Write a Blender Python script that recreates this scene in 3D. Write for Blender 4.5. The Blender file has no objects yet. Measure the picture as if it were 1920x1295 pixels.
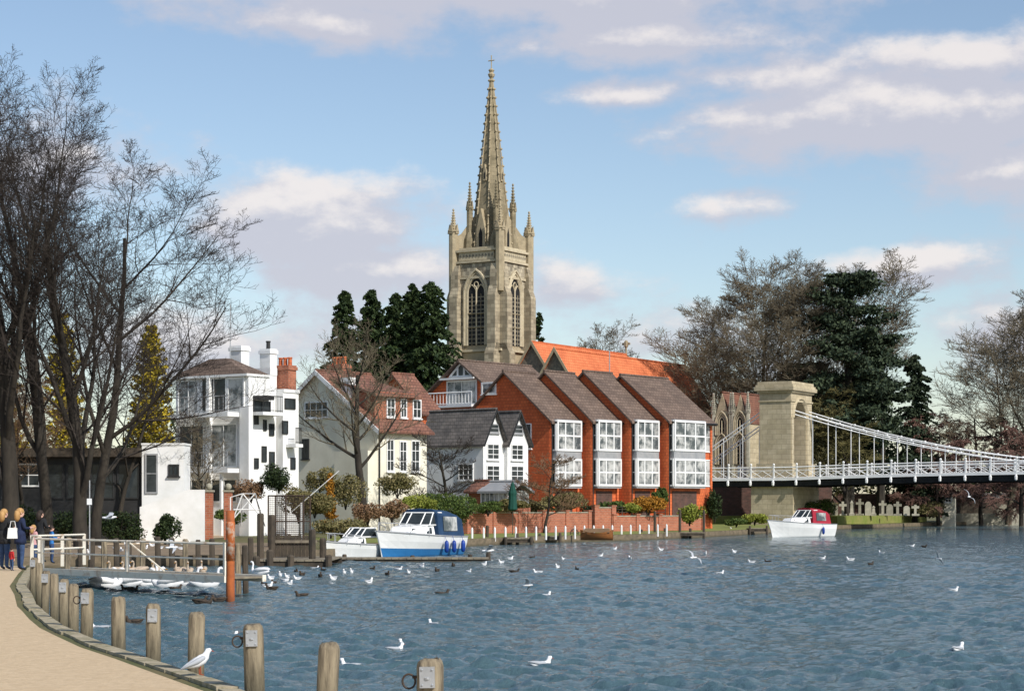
import bpy, math, random
import numpy as np
from mathutils import Vector, Matrix
C=bpy.context.scene.collection
F=3733.3;CX=960;HY=952;CH=2.05
def X(px,d):return (px-CX)*d/F
def Z(py,d):return CH+(HY-py)*d/F
def DW(py,z=0.0):return F*(CH-z)/(py-HY)
PI=math.pi
rnd=random.Random(5)
# ---------------------------------------------------------------- mesh builder
class B:
    def __init__(s): s.v=[];s.f=[];s.m=[]
    def add(s,vs,fs,mi=0):
        n=len(s.v); s.v+= [tuple(v) for v in vs]
        for f in fs: s.f.append(tuple(i+n for i in f)); s.m.append(mi)
    def box(s,x0,x1,y0,y1,z0,z1,mi=0):
        if x0>x1:x0,x1=x1,x0
        if y0>y1:y0,y1=y1,y0
        if z0>z1:z0,z1=z1,z0
        s.add([(x0,y0,z0),(x1,y0,z0),(x1,y1,z0),(x0,y1,z0),(x0,y0,z1),(x1,y0,z1),(x1,y1,z1),(x0,y1,z1)],
              [(3,2,1,0),(4,5,6,7),(0,1,5,4),(1,2,6,5),(2,3,7,6),(3,0,4,7)],mi)
    def prism(s,pts,off,mi=0):
        n=len(pts);o=Vector(off)
        s.add(list(pts)+[tuple(Vector(p)+o) for p in pts],
              [tuple(range(n)),tuple(range(2*n-1,n-1,-1))]+[(i,(i+1)%n,(i+1)%n+n,i+n) for i in range(n)],mi)
    def slab(s,a,b,c,d,t=.15,mi=0): s.prism([a,b,c,d],(0,0,-t),mi)
    def path(s,pts,rs,n=6,mi=0,cap=True):
        pts=[Vector(p) for p in pts]
        if not hasattr(rs,'__len__'): rs=[rs]*len(pts)
        nn=None;base=len(s.v);k=len(pts)
        for i,p in enumerate(pts):
            t=(pts[min(i+1,k-1)]-pts[max(i-1,0)])
            if t.length<1e-9:t=Vector((0,0,1))
            t.normalize()
            if nn is None:
                nn=t.cross(Vector((0,0,1)) if abs(t.z)<.9 else Vector((1,0,0)))
            else: nn=nn-t*nn.dot(t)
            nn.normalize();bb=t.cross(nn);r=rs[i]
            for j in range(n):
                a=2*PI*j/n;ca=math.cos(a)*r;sa=math.sin(a)*r
                s.v.append((p.x+nn.x*ca+bb.x*sa,p.y+nn.y*ca+bb.y*sa,p.z+nn.z*ca+bb.z*sa))
        for i in range(k-1):
            for j in range(n):
                j2=(j+1)%n;q=base+i*n
                s.f.append((q+j,q+j2,q+n+j2,q+n+j));s.m.append(mi)
        if cap:
            s.f.append(tuple(base+j for j in range(n-1,-1,-1)));s.m.append(mi)
            s.f.append(tuple(base+(k-1)*n+j for j in range(n)));s.m.append(mi)
    def lathe(s,prof,c=(0,0,0),n=12,mi=0,sx=1,sy=1,rot=0):
        b=len(s.v)
        for r,z in prof:
            for j in range(n):
                a=2*PI*j/n+rot; s.v.append((c[0]+math.cos(a)*r*sx,c[1]+math.sin(a)*r*sy,c[2]+z))
        for i in range(len(prof)-1):
            for j in range(n):
                j2=(j+1)%n;q=b+i*n; s.f.append((q+j,q+j2,q+n+j2,q+n+j));s.m.append(mi)
        s.f.append(tuple(b+j for j in range(n-1,-1,-1)));s.m.append(mi)
        s.f.append(tuple(b+(len(prof)-1)*n+j for j in range(n)));s.m.append(mi)
    def ball(s,c,rx,ry=None,rz=None,n=8,mi=0):
        ry=ry or rx;rz=rz or rx;m=max(4,n//2+1)
        s.lathe([(max(.02,math.sin(PI*i/m)),-math.cos(PI*i/m)*rz) for i in range(m+1)],c,n,mi,rx,ry)
    def out(s,name,mats,parent=None,smooth=False,loc=None,rotz=0):
        me=bpy.data.meshes.new(name);me.from_pydata(s.v,[],s.f)
        if not isinstance(mats,(list,tuple)):mats=[mats]
        for m in mats:me.materials.append(m)
        if len(mats)>1: me.polygons.foreach_set('material_index',s.m)
        if smooth: me.polygons.foreach_set('use_smooth',[True]*len(s.f))
        me.update();o=bpy.data.objects.new(name,me);C.objects.link(o)
        if parent:o.parent=parent
        if loc:o.location=loc
        if rotz:o.rotation_euler=(0,0,rotz)
        return o
def tag(o,label,cat,group=None,kind=None):
    o['label']=label;o['category']=cat
    if group:o['group']=group
    if kind:o['kind']=kind
    return o
def thing(name,label,cat,loc=(0,0,0),rotz=0,group=None):
    o=bpy.data.objects.new(name,None);C.objects.link(o);o.location=loc;o.rotation_euler=(0,0,rotz);o.empty_display_size=.2
    return tag(o,label,cat,group)
def struct(o): o['kind']='structure';return o
def bxo(name,mat,par,*a):
    b=B();b.box(*a);return b.out(name,M[mat],par)
def dup(root,loc,rotz=0,sc=1,label=None,group=None):
    r=root.copy();C.objects.link(r);r.location=loc;r.rotation_euler=(0,0,rotz)
    r.scale=(sc,)*3 if not hasattr(sc,'__len__') else sc
    if label:r['label']=label
    if group:r['group']=group
    for ch in list(root.children):
        c=ch.copy();C.objects.link(c);c.parent=r
        for g in list(ch.children):
            e=g.copy();C.objects.link(e);e.parent=c
    return r
# ---------------------------------------------------------------- materials
def newmat(name):
    m=bpy.data.materials.new(name);m.use_nodes=True;nt=m.node_tree
    return m,nt,nt.nodes['Principled BSDF']
def L(nt,a,b):nt.links.new(a,b)
def nd(nt,t,**k):
    n=nt.nodes.new('ShaderNode'+t)
    for q,w in k.items():setattr(n,q,w)
    return n
def mk(name,c1,c2=None,rough=.85,sc=2.0,st=(1,1,1),bump=0.0,brick=None,metal=0,spec=.3,contrast=(.35,.65),low=None):
    m,nt,p=newmat(name);c2=c2 or tuple(x*.75 for x in c1)
    tc=nd(nt,'TexCoord');mp=nd(nt,'Mapping');mp.inputs['Scale'].default_value=st;L(nt,tc.outputs['Object'],mp.inputs[0])
    n=nd(nt,'TexNoise');n.inputs['Scale'].default_value=sc;n.inputs['Detail'].default_value=6;n.inputs['Roughness'].default_value=.65;L(nt,mp.outputs[0],n.inputs['Vector'])
    mr=nd(nt,'MapRange');mr.inputs[1].default_value=contrast[0];mr.inputs[2].default_value=contrast[1];L(nt,n.outputs['Fac'],mr.inputs[0])
    mx=nd(nt,'MixRGB');L(nt,mr.outputs[0],mx.inputs[0]);mx.inputs[1].default_value=(*c1,1);mx.inputs[2].default_value=(*c2,1)
    out=mx.outputs[0];hsrc=n.outputs['Fac']
    if brick: # (width,row,mortarcol,mortarsize,altcol)
        sp=nd(nt,'SeparateXYZ');L(nt,tc.outputs['Object'],sp.inputs[0]);ad=nd(nt,'Math',operation='ADD');L(nt,sp.outputs[0],ad.inputs[0]);L(nt,sp.outputs[1],ad.inputs[1])
        cb=nd(nt,'CombineXYZ');L(nt,ad.outputs[0],cb.inputs[0]);L(nt,sp.outputs[2],cb.inputs[1])
        bt=nd(nt,'TexBrick');L(nt,cb.outputs[0],bt.inputs['Vector']);bt.inputs['Scale'].default_value=1;bt.inputs['Brick Width'].default_value=brick[0];bt.inputs['Row Height'].default_value=brick[1]
        bt.inputs['Mortar Size'].default_value=brick[3];bt.inputs['Mortar'].default_value=(*brick[2],1);bt.inputs['Mortar Smooth'].default_value=.3
        L(nt,mx.outputs[0],bt.inputs['Color1'])
        m2=nd(nt,'MixRGB',blend_type='MULTIPLY');m2.inputs[0].default_value=1;L(nt,mx.outputs[0],m2.inputs[1]);m2.inputs[2].default_value=(*brick[4],1);L(nt,m2.outputs[0],bt.inputs['Color2'])
        out=bt.outputs['Color'];hsrc=bt.outputs['Fac']
    if low:
        sp=nd(nt,'SeparateXYZ');L(nt,tc.outputs['Object'],sp.inputs[0]);r=nd(nt,'MapRange');L(nt,sp.outputs[2],r.inputs[0]);r.inputs[1].default_value=low[0];r.inputs[2].default_value=low[0]+low[2];r.inputs[3].default_value=1;r.inputs[4].default_value=0
        m3=nd(nt,'MixRGB');L(nt,r.outputs[0],m3.inputs[0]);L(nt,out,m3.inputs[1]);m3.inputs[2].default_value=(*low[1],1);out=m3.outputs[0]
    L(nt,out,p.inputs['Base Color']);p.inputs['Roughness'].default_value=rough;p.inputs['Metallic'].default_value=metal;p.inputs['Specular IOR Level'].default_value=spec
    if bump:
        b=nd(nt,'Bump');b.inputs['Strength'].default_value=bump;b.inputs['Distance'].default_value=.05;L(nt,hsrc,b.inputs['Height']);L(nt,b.outputs[0],p.inputs['Normal'])
        if brick:b.invert=True
    return m
def leafmat(name,c1,c2):
    m,nt,p=newmat(name);g=nd(nt,'NewGeometry');mx=nd(nt,'MixRGB');L(nt,g.outputs['Random Per Island'],mx.inputs[0]);mx.inputs[1].default_value=(*c1,1);mx.inputs[2].default_value=(*c2,1)
    L(nt,mx.outputs[0],p.inputs['Base Color']);p.inputs['Roughness'].default_value=.7;p.inputs['Specular IOR Level'].default_value=.2
    return m
M={}
M['white']=mk('white_paint',(.82,.82,.8),(.74,.74,.72),.5,1.5)
M['whitewall']=mk('white_render',(.82,.82,.81),(.7,.7,.67),.85,.8,bump=.1)
M['cream']=mk('cream_render',(.8,.76,.62),(.7,.66,.53),.9,.9,bump=.1)
M['glass']=mk('window_glass',(.015,.02,.022),(.05,.06,.065),.1,.6,spec=.25)
M['glasspale']=mk('curtained_glass',(.07,.085,.09),(.5,.5,.48),.1,.8,spec=.3,contrast=(.42,.58))
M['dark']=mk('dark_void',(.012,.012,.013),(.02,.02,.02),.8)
M['black']=mk('black_paint',(.02,.02,.02),(.035,.035,.035),.5)
M['grey']=mk('grey_panel',(.26,.27,.28),(.34,.34,.34),.6)
M['redtile']=mk('red_hung_tile',(.72,.18,.06),(.54,.12,.042),.85,1.2,bump=.35,brick=(.3,.24,(.3,.07,.03),.014,(.85,.8,.78)))
M['orangetile']=mk('orange_roof_tile',(.72,.22,.09),(.56,.15,.06),.85,.6,bump=.4,brick=(.4,.3,(.3,.08,.03),.018,(.9,.86,.84)))
M['browntile']=mk('brown_roof_tile',(.21,.15,.115),(.13,.095,.075),.9,.8,bump=.5,brick=(.35,.24,(.075,.05,.04),.02,(.75,.74,.74)))
M['redroof']=mk('weathered_red_roof',(.3,.14,.09),(.19,.095,.07),.9,1.0,bump=.5,brick=(.35,.24,(.08,.038,.028),.02,(.75,.72,.72)))
M['slate']=mk('slate_roof',(.2,.175,.155),(.11,.1,.092),.8,1.0,bump=.4,brick=(.4,.25,(.06,.055,.05),.02,(.75,.75,.75)))
M['brick']=mk('red_brick',(.5,.17,.09),(.36,.115,.065),.9,1.5,bump=.4,brick=(.3,.12,(.34,.24,.17),.012,(.75,.7,.7)))
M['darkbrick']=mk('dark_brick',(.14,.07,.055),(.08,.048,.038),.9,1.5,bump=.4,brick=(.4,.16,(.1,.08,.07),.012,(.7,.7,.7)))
M['stone']=mk('church_stone',(.43,.36,.235),(.28,.23,.15),.9,1.6,bump=.4,contrast=(.3,.7))
M['palestone']=mk('pale_tracery_stone',(.54,.47,.33),(.4,.34,.23),.9,2,bump=.3)
M['flint']=mk('flint_chequer',(.54,.48,.35),(.46,.4,.29),.9,.9,bump=.3,brick=(.42,.42,(.25,.21,.15),.02,(.28,.28,.29)))
M['quoin']=mk('banded_quoin',(.48,.415,.29),(.38,.32,.22),.9,1.2,bump=.3,brick=(.75,.42,(.2,.17,.12),.02,(.55,.54,.54)))
M['flintwall']=mk('flint_wall',(.25,.22,.16),(.12,.11,.09),.9,3,bump=.4)
M['spire']=mk('spire_stone',(.33,.275,.175),(.19,.16,.1),.9,1.3,bump=.3,brick=(.8,.45,(.14,.115,.075),.012,(.85,.85,.85)))
M['bridgestone']=mk('bridge_stone',(.56,.48,.33),(.4,.34,.23),.9,1.1,bump=.35,brick=(1.0,.5,(.28,.23,.16),.02,(.85,.84,.8)))
M['bark']=mk('bark',(.05,.042,.032),(.02,.017,.014),.95,3,(1,1,.3),.4)
M['barkpale']=mk('pale_bark',(.15,.125,.085),(.08,.068,.05),.95,3,(1,1,.3),.3)
M['twig']=mk('dark_twig',(.026,.021,.018),(.046,.037,.03),.95,1)
M['twigpale']=mk('pale_twig',(.17,.14,.09),(.105,.088,.06),.95,.4)
M['twigred']=mk('reddish_twig',(.2,.11,.085),(.13,.075,.06),.95,.5)
M['twigolive']=mk('olive_twig',(.19,.165,.06),(.11,.1,.045),.95,.5)
M['twigrust']=mk('rusty_twig',(.2,.12,.065),(.12,.08,.05),.95,.5)
M['fir']=leafmat('fir_needles',(.011,.025,.010),(.05,.075,.022))
M['cedar']=leafmat('cedar_needles',(.014,.028,.018),(.06,.08,.04))
M['gold']=leafmat('golden_cypress',(.52,.38,.02),(.18,.16,.02))
M['greenleaf']=leafmat('green_leaf',(.035,.07,.015),(.10,.13,.03))
M['darkleaf']=leafmat('dark_leaf',(.012,.025,.01),(.045,.065,.02))
M['limeleaf']=leafmat('lime_leaf',(.16,.2,.03),(.26,.27,.05))
M['redleaf']=leafmat('red_brown_leaf',(.15,.085,.045),(.26,.16,.09))
M['oliveleaf']=leafmat('olive_leaf',(.09,.09,.03),(.22,.18,.08))
M['orangeleaf']=leafmat('orange_leaf',(.4,.18,.02),(.26,.13,.02))
M['sand']=mk('sandy_path',(.62,.47,.3),(.5,.37,.225),.95,9,bump=.5,contrast=(.3,.7))
M['land']=mk('rough_grass',(.09,.1,.035),(.16,.13,.06),.95,.5,bump=.3)
M['dirt']=mk('bare_earth',(.27,.2,.13),(.16,.12,.075),.95,1.2,bump=.3)
M['lawn']=mk('lawn_grass',(.15,.19,.035),(.23,.22,.07),.95,1.0,bump=.3)
M['kerb']=mk('mossy_kerb',(.46,.39,.28),(.2,.18,.1),.95,5,bump=.5)
M['bank']=mk('bank_wall',(.22,.17,.11),(.11,.09,.06),.95,2,(1,1,2),.4,low=(-.1,(.03,.035,.02),.25))
M['wood']=mk('weathered_wood',(.33,.27,.18),(.12,.095,.065),.9,5,(2.5,2.5,.35),.7,contrast=(.38,.62),low=(-.9,(.05,.05,.03),.7))
M['darkwood']=mk('dark_timber',(.09,.07,.05),(.04,.034,.027),.9,4,(1,1,.5),.4)
M['greywood']=mk('grey_planks',(.28,.24,.17),(.15,.125,.095),.9,3,(1,1,1),.4)
M['rust']=mk('rusty_steel',(.48,.13,.035),(.2,.065,.03),.85,2.5,(1,1,.6),.4)
M['rustpatch']=mk('peeling_orange',(.45,.12,.03),(.55,.42,.32),.8,3,bump=.3,contrast=(.5,.6))
M['rustcream']=mk('rust_stained_white',(.74,.69,.58),(.38,.2,.09),.75,3,bump=.2,contrast=(.52,.74))
M['steel']=mk('galvanised_steel',(.5,.51,.52),(.36,.37,.38),.4,6,metal=.5)
M['iron']=mk('dark_iron',(.05,.045,.04),(.1,.06,.04),.7,6,metal=.3)
M['boatwhite']=mk('boat_gelcoat',(.82,.82,.8),(.74,.74,.72),.25,1,spec=.5)
M['boatblue']=mk('boat_blue',(.03,.18,.42),(.025,.14,.34),.35,1,spec=.5)
M['canvasblue']=mk('blue_canvas',(.012,.035,.08),(.02,.055,.12),.85,2,bump=.3)
M['canvasred']=mk('red_canvas',(.36,.02,.04),(.26,.015,.03),.8,2,bump=.3)
M['fender']=mk('blue_fender',(.01,.05,.3),(.01,.04,.22),.4)
M['varnish']=mk('varnished_wood',(.3,.12,.035),(.2,.07,.02),.3,3,(1,5,5),spec=.5)
M['gullwhite']=mk('white_feather',(.8,.8,.8),(.7,.7,.7),.8)
M['gullgrey']=mk('grey_feather',(.42,.44,.47),(.34,.36,.38),.8)
M['beak']=mk('beak',(.35,.06,.02),(.25,.05,.02),.5)
M['duck']=mk('brown_feather',(.07,.05,.035),(.02,.018,.015),.8,9)
M['swanbrown']=mk('cygnet_feather',(.5,.4,.31),(.36,.28,.2),.8,6)
M['skin']=mk('skin',(.6,.36,.27),(.55,.32,.24),.6)
M['hairblond']=mk('blond_hair',(.5,.3,.12),(.35,.19,.07),.7,20,(1,1,.1))
M['hairdark']=mk('dark_hair',(.04,.025,.018),(.02,.015,.012),.7,20,(1,1,.1))
M['navy']=mk('navy_cloth',(.02,.03,.075),(.012,.018,.045),.9,8)
M['jeans']=mk('denim',(.05,.09,.19),(.03,.055,.12),.9,8)
M['blackcloth']=mk('black_cloth',(.015,.015,.018),(.03,.03,.03),.9,8)
M['pink']=mk('pink_cloth',(.6,.34,.34),(.5,.28,.28),.9,8)
M['bluecloth']=mk('bright_blue_cloth',(.04,.2,.5),(.03,.14,.38),.9,8)
M['redcloth']=mk('red_cloth',(.5,.03,.03),(.4,.02,.02),.8,8)
M['greencloth']=mk('green_canvas',(.01,.07,.05),(.008,.045,.035),.85,4,(3,3,.3))
M['gravestone']=mk('gravestone',(.42,.39,.31),(.26,.25,.19),.9,2,bump=.3)
# ---------------------------------------------------------------- sky
SUN=Vector((.67,-.74,0)).normalized();EL=math.radians(39)
w=bpy.data.worlds.new('World');bpy.context.scene.world=w;w.use_nodes=True;nt=w.node_tree
bg=nt.nodes['Background'];bg.inputs[1].default_value=.125
sky=nd(nt,'TexSky');sky.sky_type='NISHITA';sky.sun_disc=False;sky.sun_elevation=EL;sky.sun_rotation=math.atan2(SUN.x,SUN.y);sky.air_density=1.0;sky.dust_density=.6;sky.ozone_density=2.0
tc=nd(nt,'TexCoord');sp=nd(nt,'SeparateXYZ');L(nt,tc.outputs['Generated'],sp.inputs[0])
def mth(op,a,b=None,c=None):
    n=nd(nt,'Math',operation=op)
    for i,q in enumerate((a,b,c)):
        if q is None:continue
        if hasattr(q,'default_value') or hasattr(q,'links'):L(nt,q,n.inputs[i])
        else:n.inputs[i].default_value=q
    return n.outputs[0]
az=mth('ARCTAN2',sp.outputs[0],sp.outputs[1]);el=mth('ARCSINE',sp.outputs[2])
clouds=[(950,-5,800,105,1.2),(620,60,320,60,.85),(1150,90,360,55,1.),(1640,235,430,105,1.25),(1800,140,260,60,1.2),(1450,170,200,55,1.),(1850,350,280,70,.8),(1180,190,140,36,1.),(590,430,280,110,1.25),(700,500,320,75,.9),(1700,505,190,50,1.15),(60,330,300,120,.8),(1080,550,150,60,.7),(1400,395,130,28,.5),(1900,640,200,80,.7),(450,640,340,80,.7),(1250,650,300,60,.5)]
def field(dv):
    e2=mth('ADD',el,dv);cb=nd(nt,'CombineXYZ');L(nt,az,cb.inputs[0]);L(nt,e2,cb.inputs[1])
    nz=nd(nt,'TexNoise');nz.inputs['Scale'].default_value=14;nz.inputs['Detail'].default_value=11;nz.inputs['Roughness'].default_value=.6
    mp=nd(nt,'Mapping');mp.inputs['Scale'].default_value=(1,1.7,1);L(nt,cb.outputs[0],mp.inputs[0]);L(nt,mp.outputs[0],nz.inputs['Vector'])
    acc=None
    for px,py,rx,ry,s in clouds:
        a=(px-CX)/F;e=(HY-py)/F
        v=nd(nt,'VectorMath',operation='SUBTRACT');L(nt,cb.outputs[0],v.inputs[0]);v.inputs[1].default_value=(a,e,0)
        v2=nd(nt,'VectorMath',operation='MULTIPLY');L(nt,v.outputs[0],v2.inputs[0]);v2.inputs[1].default_value=(F/rx,F/ry,0)
        v3=nd(nt,'VectorMath',operation='LENGTH');L(nt,v2.outputs[0],v3.inputs[0])
        q=mth('MULTIPLY_ADD',v3.outputs['Value'],-s,s)
        acc=q if acc is None else mth('SMOOTH_MAX',acc,q,.2)
    acc=mth('MAXIMUM',acc,-.6)
    return mth('ADD',mth('MULTIPLY',acc,.62),mth('MULTIPLY_ADD',nz.outputs['Fac'],1.8,-.93))
f0=field(0.0);f1=field(.011)
def mapr(v,a,b,c=0,d=1):
    n=nd(nt,'MapRange',interpolation_type='SMOOTHSTEP');L(nt,v,n.inputs[0]);n.inputs[1].default_value=a;n.inputs[2].default_value=b;n.inputs[3].default_value=c;n.inputs[4].default_value=d;return n.outputs[0]
mask=mapr(f0,-.14,.34,0,.88);lit=mapr(mth('SUBTRACT',f0,f1),.0,.48)
cc=nd(nt,'MixRGB');L(nt,lit,cc.inputs[0]);cc.inputs[1].default_value=(4.75,4.75,5.4,1);cc.inputs[2].default_value=(7.3,6.8,6.6,1)
tint=nd(nt,'MixRGB',blend_type='MULTIPLY');tint.inputs[0].default_value=1;L(nt,sky.outputs[0],tint.inputs[1]);tint.inputs[2].default_value=(1.16,1.1,1.06,1)
mx=nd(nt,'MixRGB');L(nt,mask,mx.inputs[0]);L(nt,tint.outputs[0],mx.inputs[1]);L(nt,cc.outputs[0],mx.inputs[2]);L(nt,mx.outputs[0],bg.inputs[0])
sl=bpy.data.lights.new('sun','SUN');sl.energy=4.6;sl.angle=math.radians(.5);sl.color=(1,.955,.89)
so=bpy.data.objects.new('sun',sl);C.objects.link(so)
sd=Vector((SUN.x*math.cos(EL),SUN.y*math.cos(EL),math.sin(EL)));so.rotation_euler=sd.to_track_quat('Z','Y').to_euler();so.location=(60,-60,60)
# ---------------------------------------------------------------- camera
cd=bpy.data.cameras.new('camera');cd.sensor_width=36;cd.lens=F/1920*36;cd.clip_end=9000;cd.clip_start=.1
cd.shift_y=(HY-647.5)/1920
cam=bpy.data.objects.new('camera',cd);C.objects.link(cam);cam.location=(0,0,CH);cam.rotation_euler=(PI/2,0,0);bpy.context.scene.camera=cam
bpy.context.scene.view_settings.view_transform='Standard';bpy.context.scene.view_settings.look='None'
# ---------------------------------------------------------------- ground and water
LZ=.4
edge=[(5.0,0),(1.0,9.5),(-.75,13.8),(-1.58,15.5),(-2.5,18.0),(-3.32,20),(-4.05,21.8),(-4.82,23.6),(-5.7,26),(-6.2,27.4),(-6.85,29.5),(-7.55,31.9),(-8.0,33.4),(-9.2,38),(-10.3,42),(-12.1,50),(-13.6,57),(-17.5,62),(-17.0,67),(-9.6,70),(-9.2,77),(-7.2,80),(-7.0,92),(-2.4,106),(1.3,117),(7,124),(13.3,139),(20.5,160),(30,188),(50,233),(63,248),(600,420),(4000,600)]
poly=edge+[(4000,6000),(-4000,6000),(-4000,-60),(8,-60)]
b=B();b.add([(x,y,LZ) for x,y in poly],[tuple(range(len(poly)))]);struct(b.out('ground',M['land']))
b=B()
e3=[(8,-60)]+edge
for i in range(len(e3)-1):
    (x0,y0),(x1,y1)=e3[i],e3[i+1];b.add([(x0,y0,-1.2),(x1,y1,-1.2),(x1,y1,LZ-.004),(x0,y0,LZ-.004)],[(0,1,2,3)])
struct(b.out('embankment',M['bank']))
pe=edge[:17]
b=B();pp=[(x-.3,y) for x,y in pe]+[(-24,62),(-60,64),(-60,-50),(4,-50)]
b.add([(x,y,LZ+.004) for x,y in pp],[tuple(range(len(pp)))]);struct(b.out('path',M['sand']))
b=B();lr=random.Random(3)
for i in range(len(pe)-1):
    (x0,y0),(x1,y1)=pe[i],pe[i+1];n=max(1,int(math.hypot(x1-x0,y1-y0)/.9))
    for k in range(n):
        t0=k/n;t1=(k+.97)/n;h=.02+lr.random()*.02;wv=lr.random()*.03
        ax,ay=x0+(x1-x0)*t0,y0+(y1-y0)*t0;bx,by=x0+(x1-x0)*t1,y0+(y1-y0)*t1
        b.prism([(ax+.03,ay,LZ-.06),(bx+.03,by,LZ-.06),(bx-.16-wv,by,LZ-.06),(ax-.16-wv,ay,LZ-.06)],(0,0,.06+h))
struct(b.out('kerb',M['kerb']))
def sheet(name,pts,z,m):
    b=B();b.add([(x,y,z) for x,y in pts],[tuple(range(len(pts)))]);return struct(b.out(name,m))
sheet('earth_shore',[(-17,67.05),(-9.65,70.05),(-9.3,77.1),(-9,92),(-14,96),(-60,96),(-60,66),(-24,64)],LZ+.004,M['dirt'])
sheet('riverside_path',[(-22,90),(-16,90),(-16.2,120),(-18,140),(-21,140),(-22,110)],LZ+.008,M['sand'])
sheet('lawn',[(-6.9,94),(-2.5,106.3),(1.2,117.3),(6.9,124.3),(13.2,139.3),(20.4,160.3),(29.9,188.3),(41,214),(20,215),(12,160),(4,134),(-6,128),(-12,110)],LZ+.004,M['lawn'])
b=B();b.prism([(33.0,202,.3),(43,222,.3),(50,240,.3),(20,240,.3),(20,206,.3)],(0,0,.95));struct(b.out('churchyard_lawn',M['lawn']))
nr,nc=1000,680
dd=11*np.power(250/11,np.linspace(0,1,nr));tt=np.linspace(-.31,.34,nc)
YY=np.repeat(dd[:,None],nc,1);XX=YY*tt[None,:];ZZ=np.zeros_like(XX);rg=np.random.RandomState(4)
for k in range(96):
    lam=.11*(10**(rg.rand()**1.2*.95));an=rg.normal(0,.85)-1.25
    kx,ky=math.cos(an)*2*PI/lam,math.sin(an)*2*PI/lam
    A=lam*.0095;fade=np.clip(lam/(YY*.0032*2.6)-.5,0,1)
    ph=rg.rand()*6.28;s=np.sin(kx*XX+ky*YY+ph+.8*np.sin(XX*1.3+YY*.7+ph)+.5*np.sin(XX*2.9-YY*1.9+2*ph));ZZ+=A*fade*(s+.4*np.abs(s))
gu=.8+.3*np.sin(XX*.35+YY*.11)*np.sin(YY*.23-XX*.1+1)+.25*np.sin(XX*1.1+1.3*np.sin(YY*.4))*np.sin(YY*.9)
ZZ*=gu
vs=np.stack([XX,YY,ZZ-.01],-1).reshape(-1,3).astype(np.float32)
ii=(np.arange(nr-1)[:,None]*nc+np.arange(nc-1)[None,:]).reshape(-1);fs=np.stack([ii,ii+1,ii+nc+1,ii+nc],-1).astype(np.int32)
def npmesh(name,vs,fs,mat,smooth=False,parent=None):
    me=bpy.data.meshes.new(name);k=fs.shape[1];me.vertices.add(len(vs));me.vertices.foreach_set('co',vs.reshape(-1));me.loops.add(fs.size);me.loops.foreach_set('vertex_index',fs.reshape(-1))
    me.polygons.add(len(fs));me.polygons.foreach_set('loop_start',np.arange(0,fs.size,k,dtype=np.int32));me.polygons.foreach_set('loop_total',np.full(len(fs),k,dtype=np.int32))
    if smooth:me.polygons.foreach_set('use_smooth',np.ones(len(fs),dtype=bool))
    me.materials.append(mat);me.update(calc_edges=True);o=bpy.data.objects.new(name,me);C.objects.link(o)
    if parent:o.parent=parent
    return o
wm,nt2,p=newmat('river_water')
tc2=nd(nt2,'TexCoord');mp=nd(nt2,'Mapping');L(nt2,tc2.outputs['Object'],mp.inputs[0])
n1=nd(nt2,'TexNoise');n1.inputs['Scale'].default_value=6;n1.inputs['Detail'].default_value=6;n1.inputs['Roughness'].default_value=.65;L(nt2,mp.outputs[0],n1.inputs['Vector'])
bp=nd(nt2,'Bump');bp.inputs['Strength'].default_value=1.0;bp.inputs['Distance'].default_value=.07;L(nt2,n1.outputs['Fac'],bp.inputs['Height']);L(nt2,bp.outputs[0],p.inputs['Normal'])
n2=nd(nt2,'TexNoise');n2.inputs['Scale'].default_value=.15;n2.inputs['Detail'].default_value=4;L(nt2,mp.outputs[0],n2.inputs['Vector'])
mxx=nd(nt2,'MixRGB');L(nt2,n2.outputs['Fac'],mxx.inputs[0]);mxx.inputs[1].default_value=(.045,.088,.105,1);mxx.inputs[2].default_value=(.075,.13,.145,1);L(nt2,mxx.outputs[0],p.inputs['Base Color'])
p.inputs['Roughness'].default_value=.06;p.inputs['IOR'].default_value=1.33
struct(npmesh('water',vs,fs,wm,True))
b=B();b.add([(-4000,-200,-.3),(4000,-200,-.3),(4000,700,-.3),(-4000,700,-.3)],[(0,1,2,3)]);struct(b.out('river',wm))
# ---------------------------------------------------------------- foliage
def leafcloud(name,pts,size,mat,parent,seed=0,flat=0):
    r=np.random.RandomState(seed);n=len(pts);a=r.normal(size=(n,3));a/=np.linalg.norm(a,axis=1)[:,None];c=r.normal(size=(n,3))
    c-=a*(a*c).sum(1)[:,None];c/=np.linalg.norm(c,axis=1)[:,None];s=size*(.6+.8*r.rand(n))[:,None]
    v=np.stack([pts-a*s,pts+c*s*.5,pts+a*s,pts-c*s*.5],1).reshape(-1,3).astype(np.float32)
    return npmesh(name,v,np.arange(n*4,dtype=np.int32).reshape(-1,4),mat,False,parent)
def conifer_pts(h,rad,nb,per,seed,droop=.15,pw=.8,z0=.06,width_noise=.35):
    r=np.random.RandomState(seed);P=[]
    for i in range(nb):
        z=z0+(1-z0)*(r.rand()**1.1);a=r.rand()*6.283;ln=rad*((1-z)**pw+.02)*(1-width_noise*r.rand())
        t=r.rand(per)**.7;x=np.cos(a)*t*ln;y=np.sin(a)*t*ln;zz=z*h-droop*ln*t*t+.12*ln*np.sin(t*3)
        sd_=(.05+.05*ln)*(1.2-t)[:,None];q=np.stack([x,y,zz],1)+r.normal(size=(per,3))*sd_*np.array([1.3,1.3,.6]);P.append(q)
    return np.concatenate(P)
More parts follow.
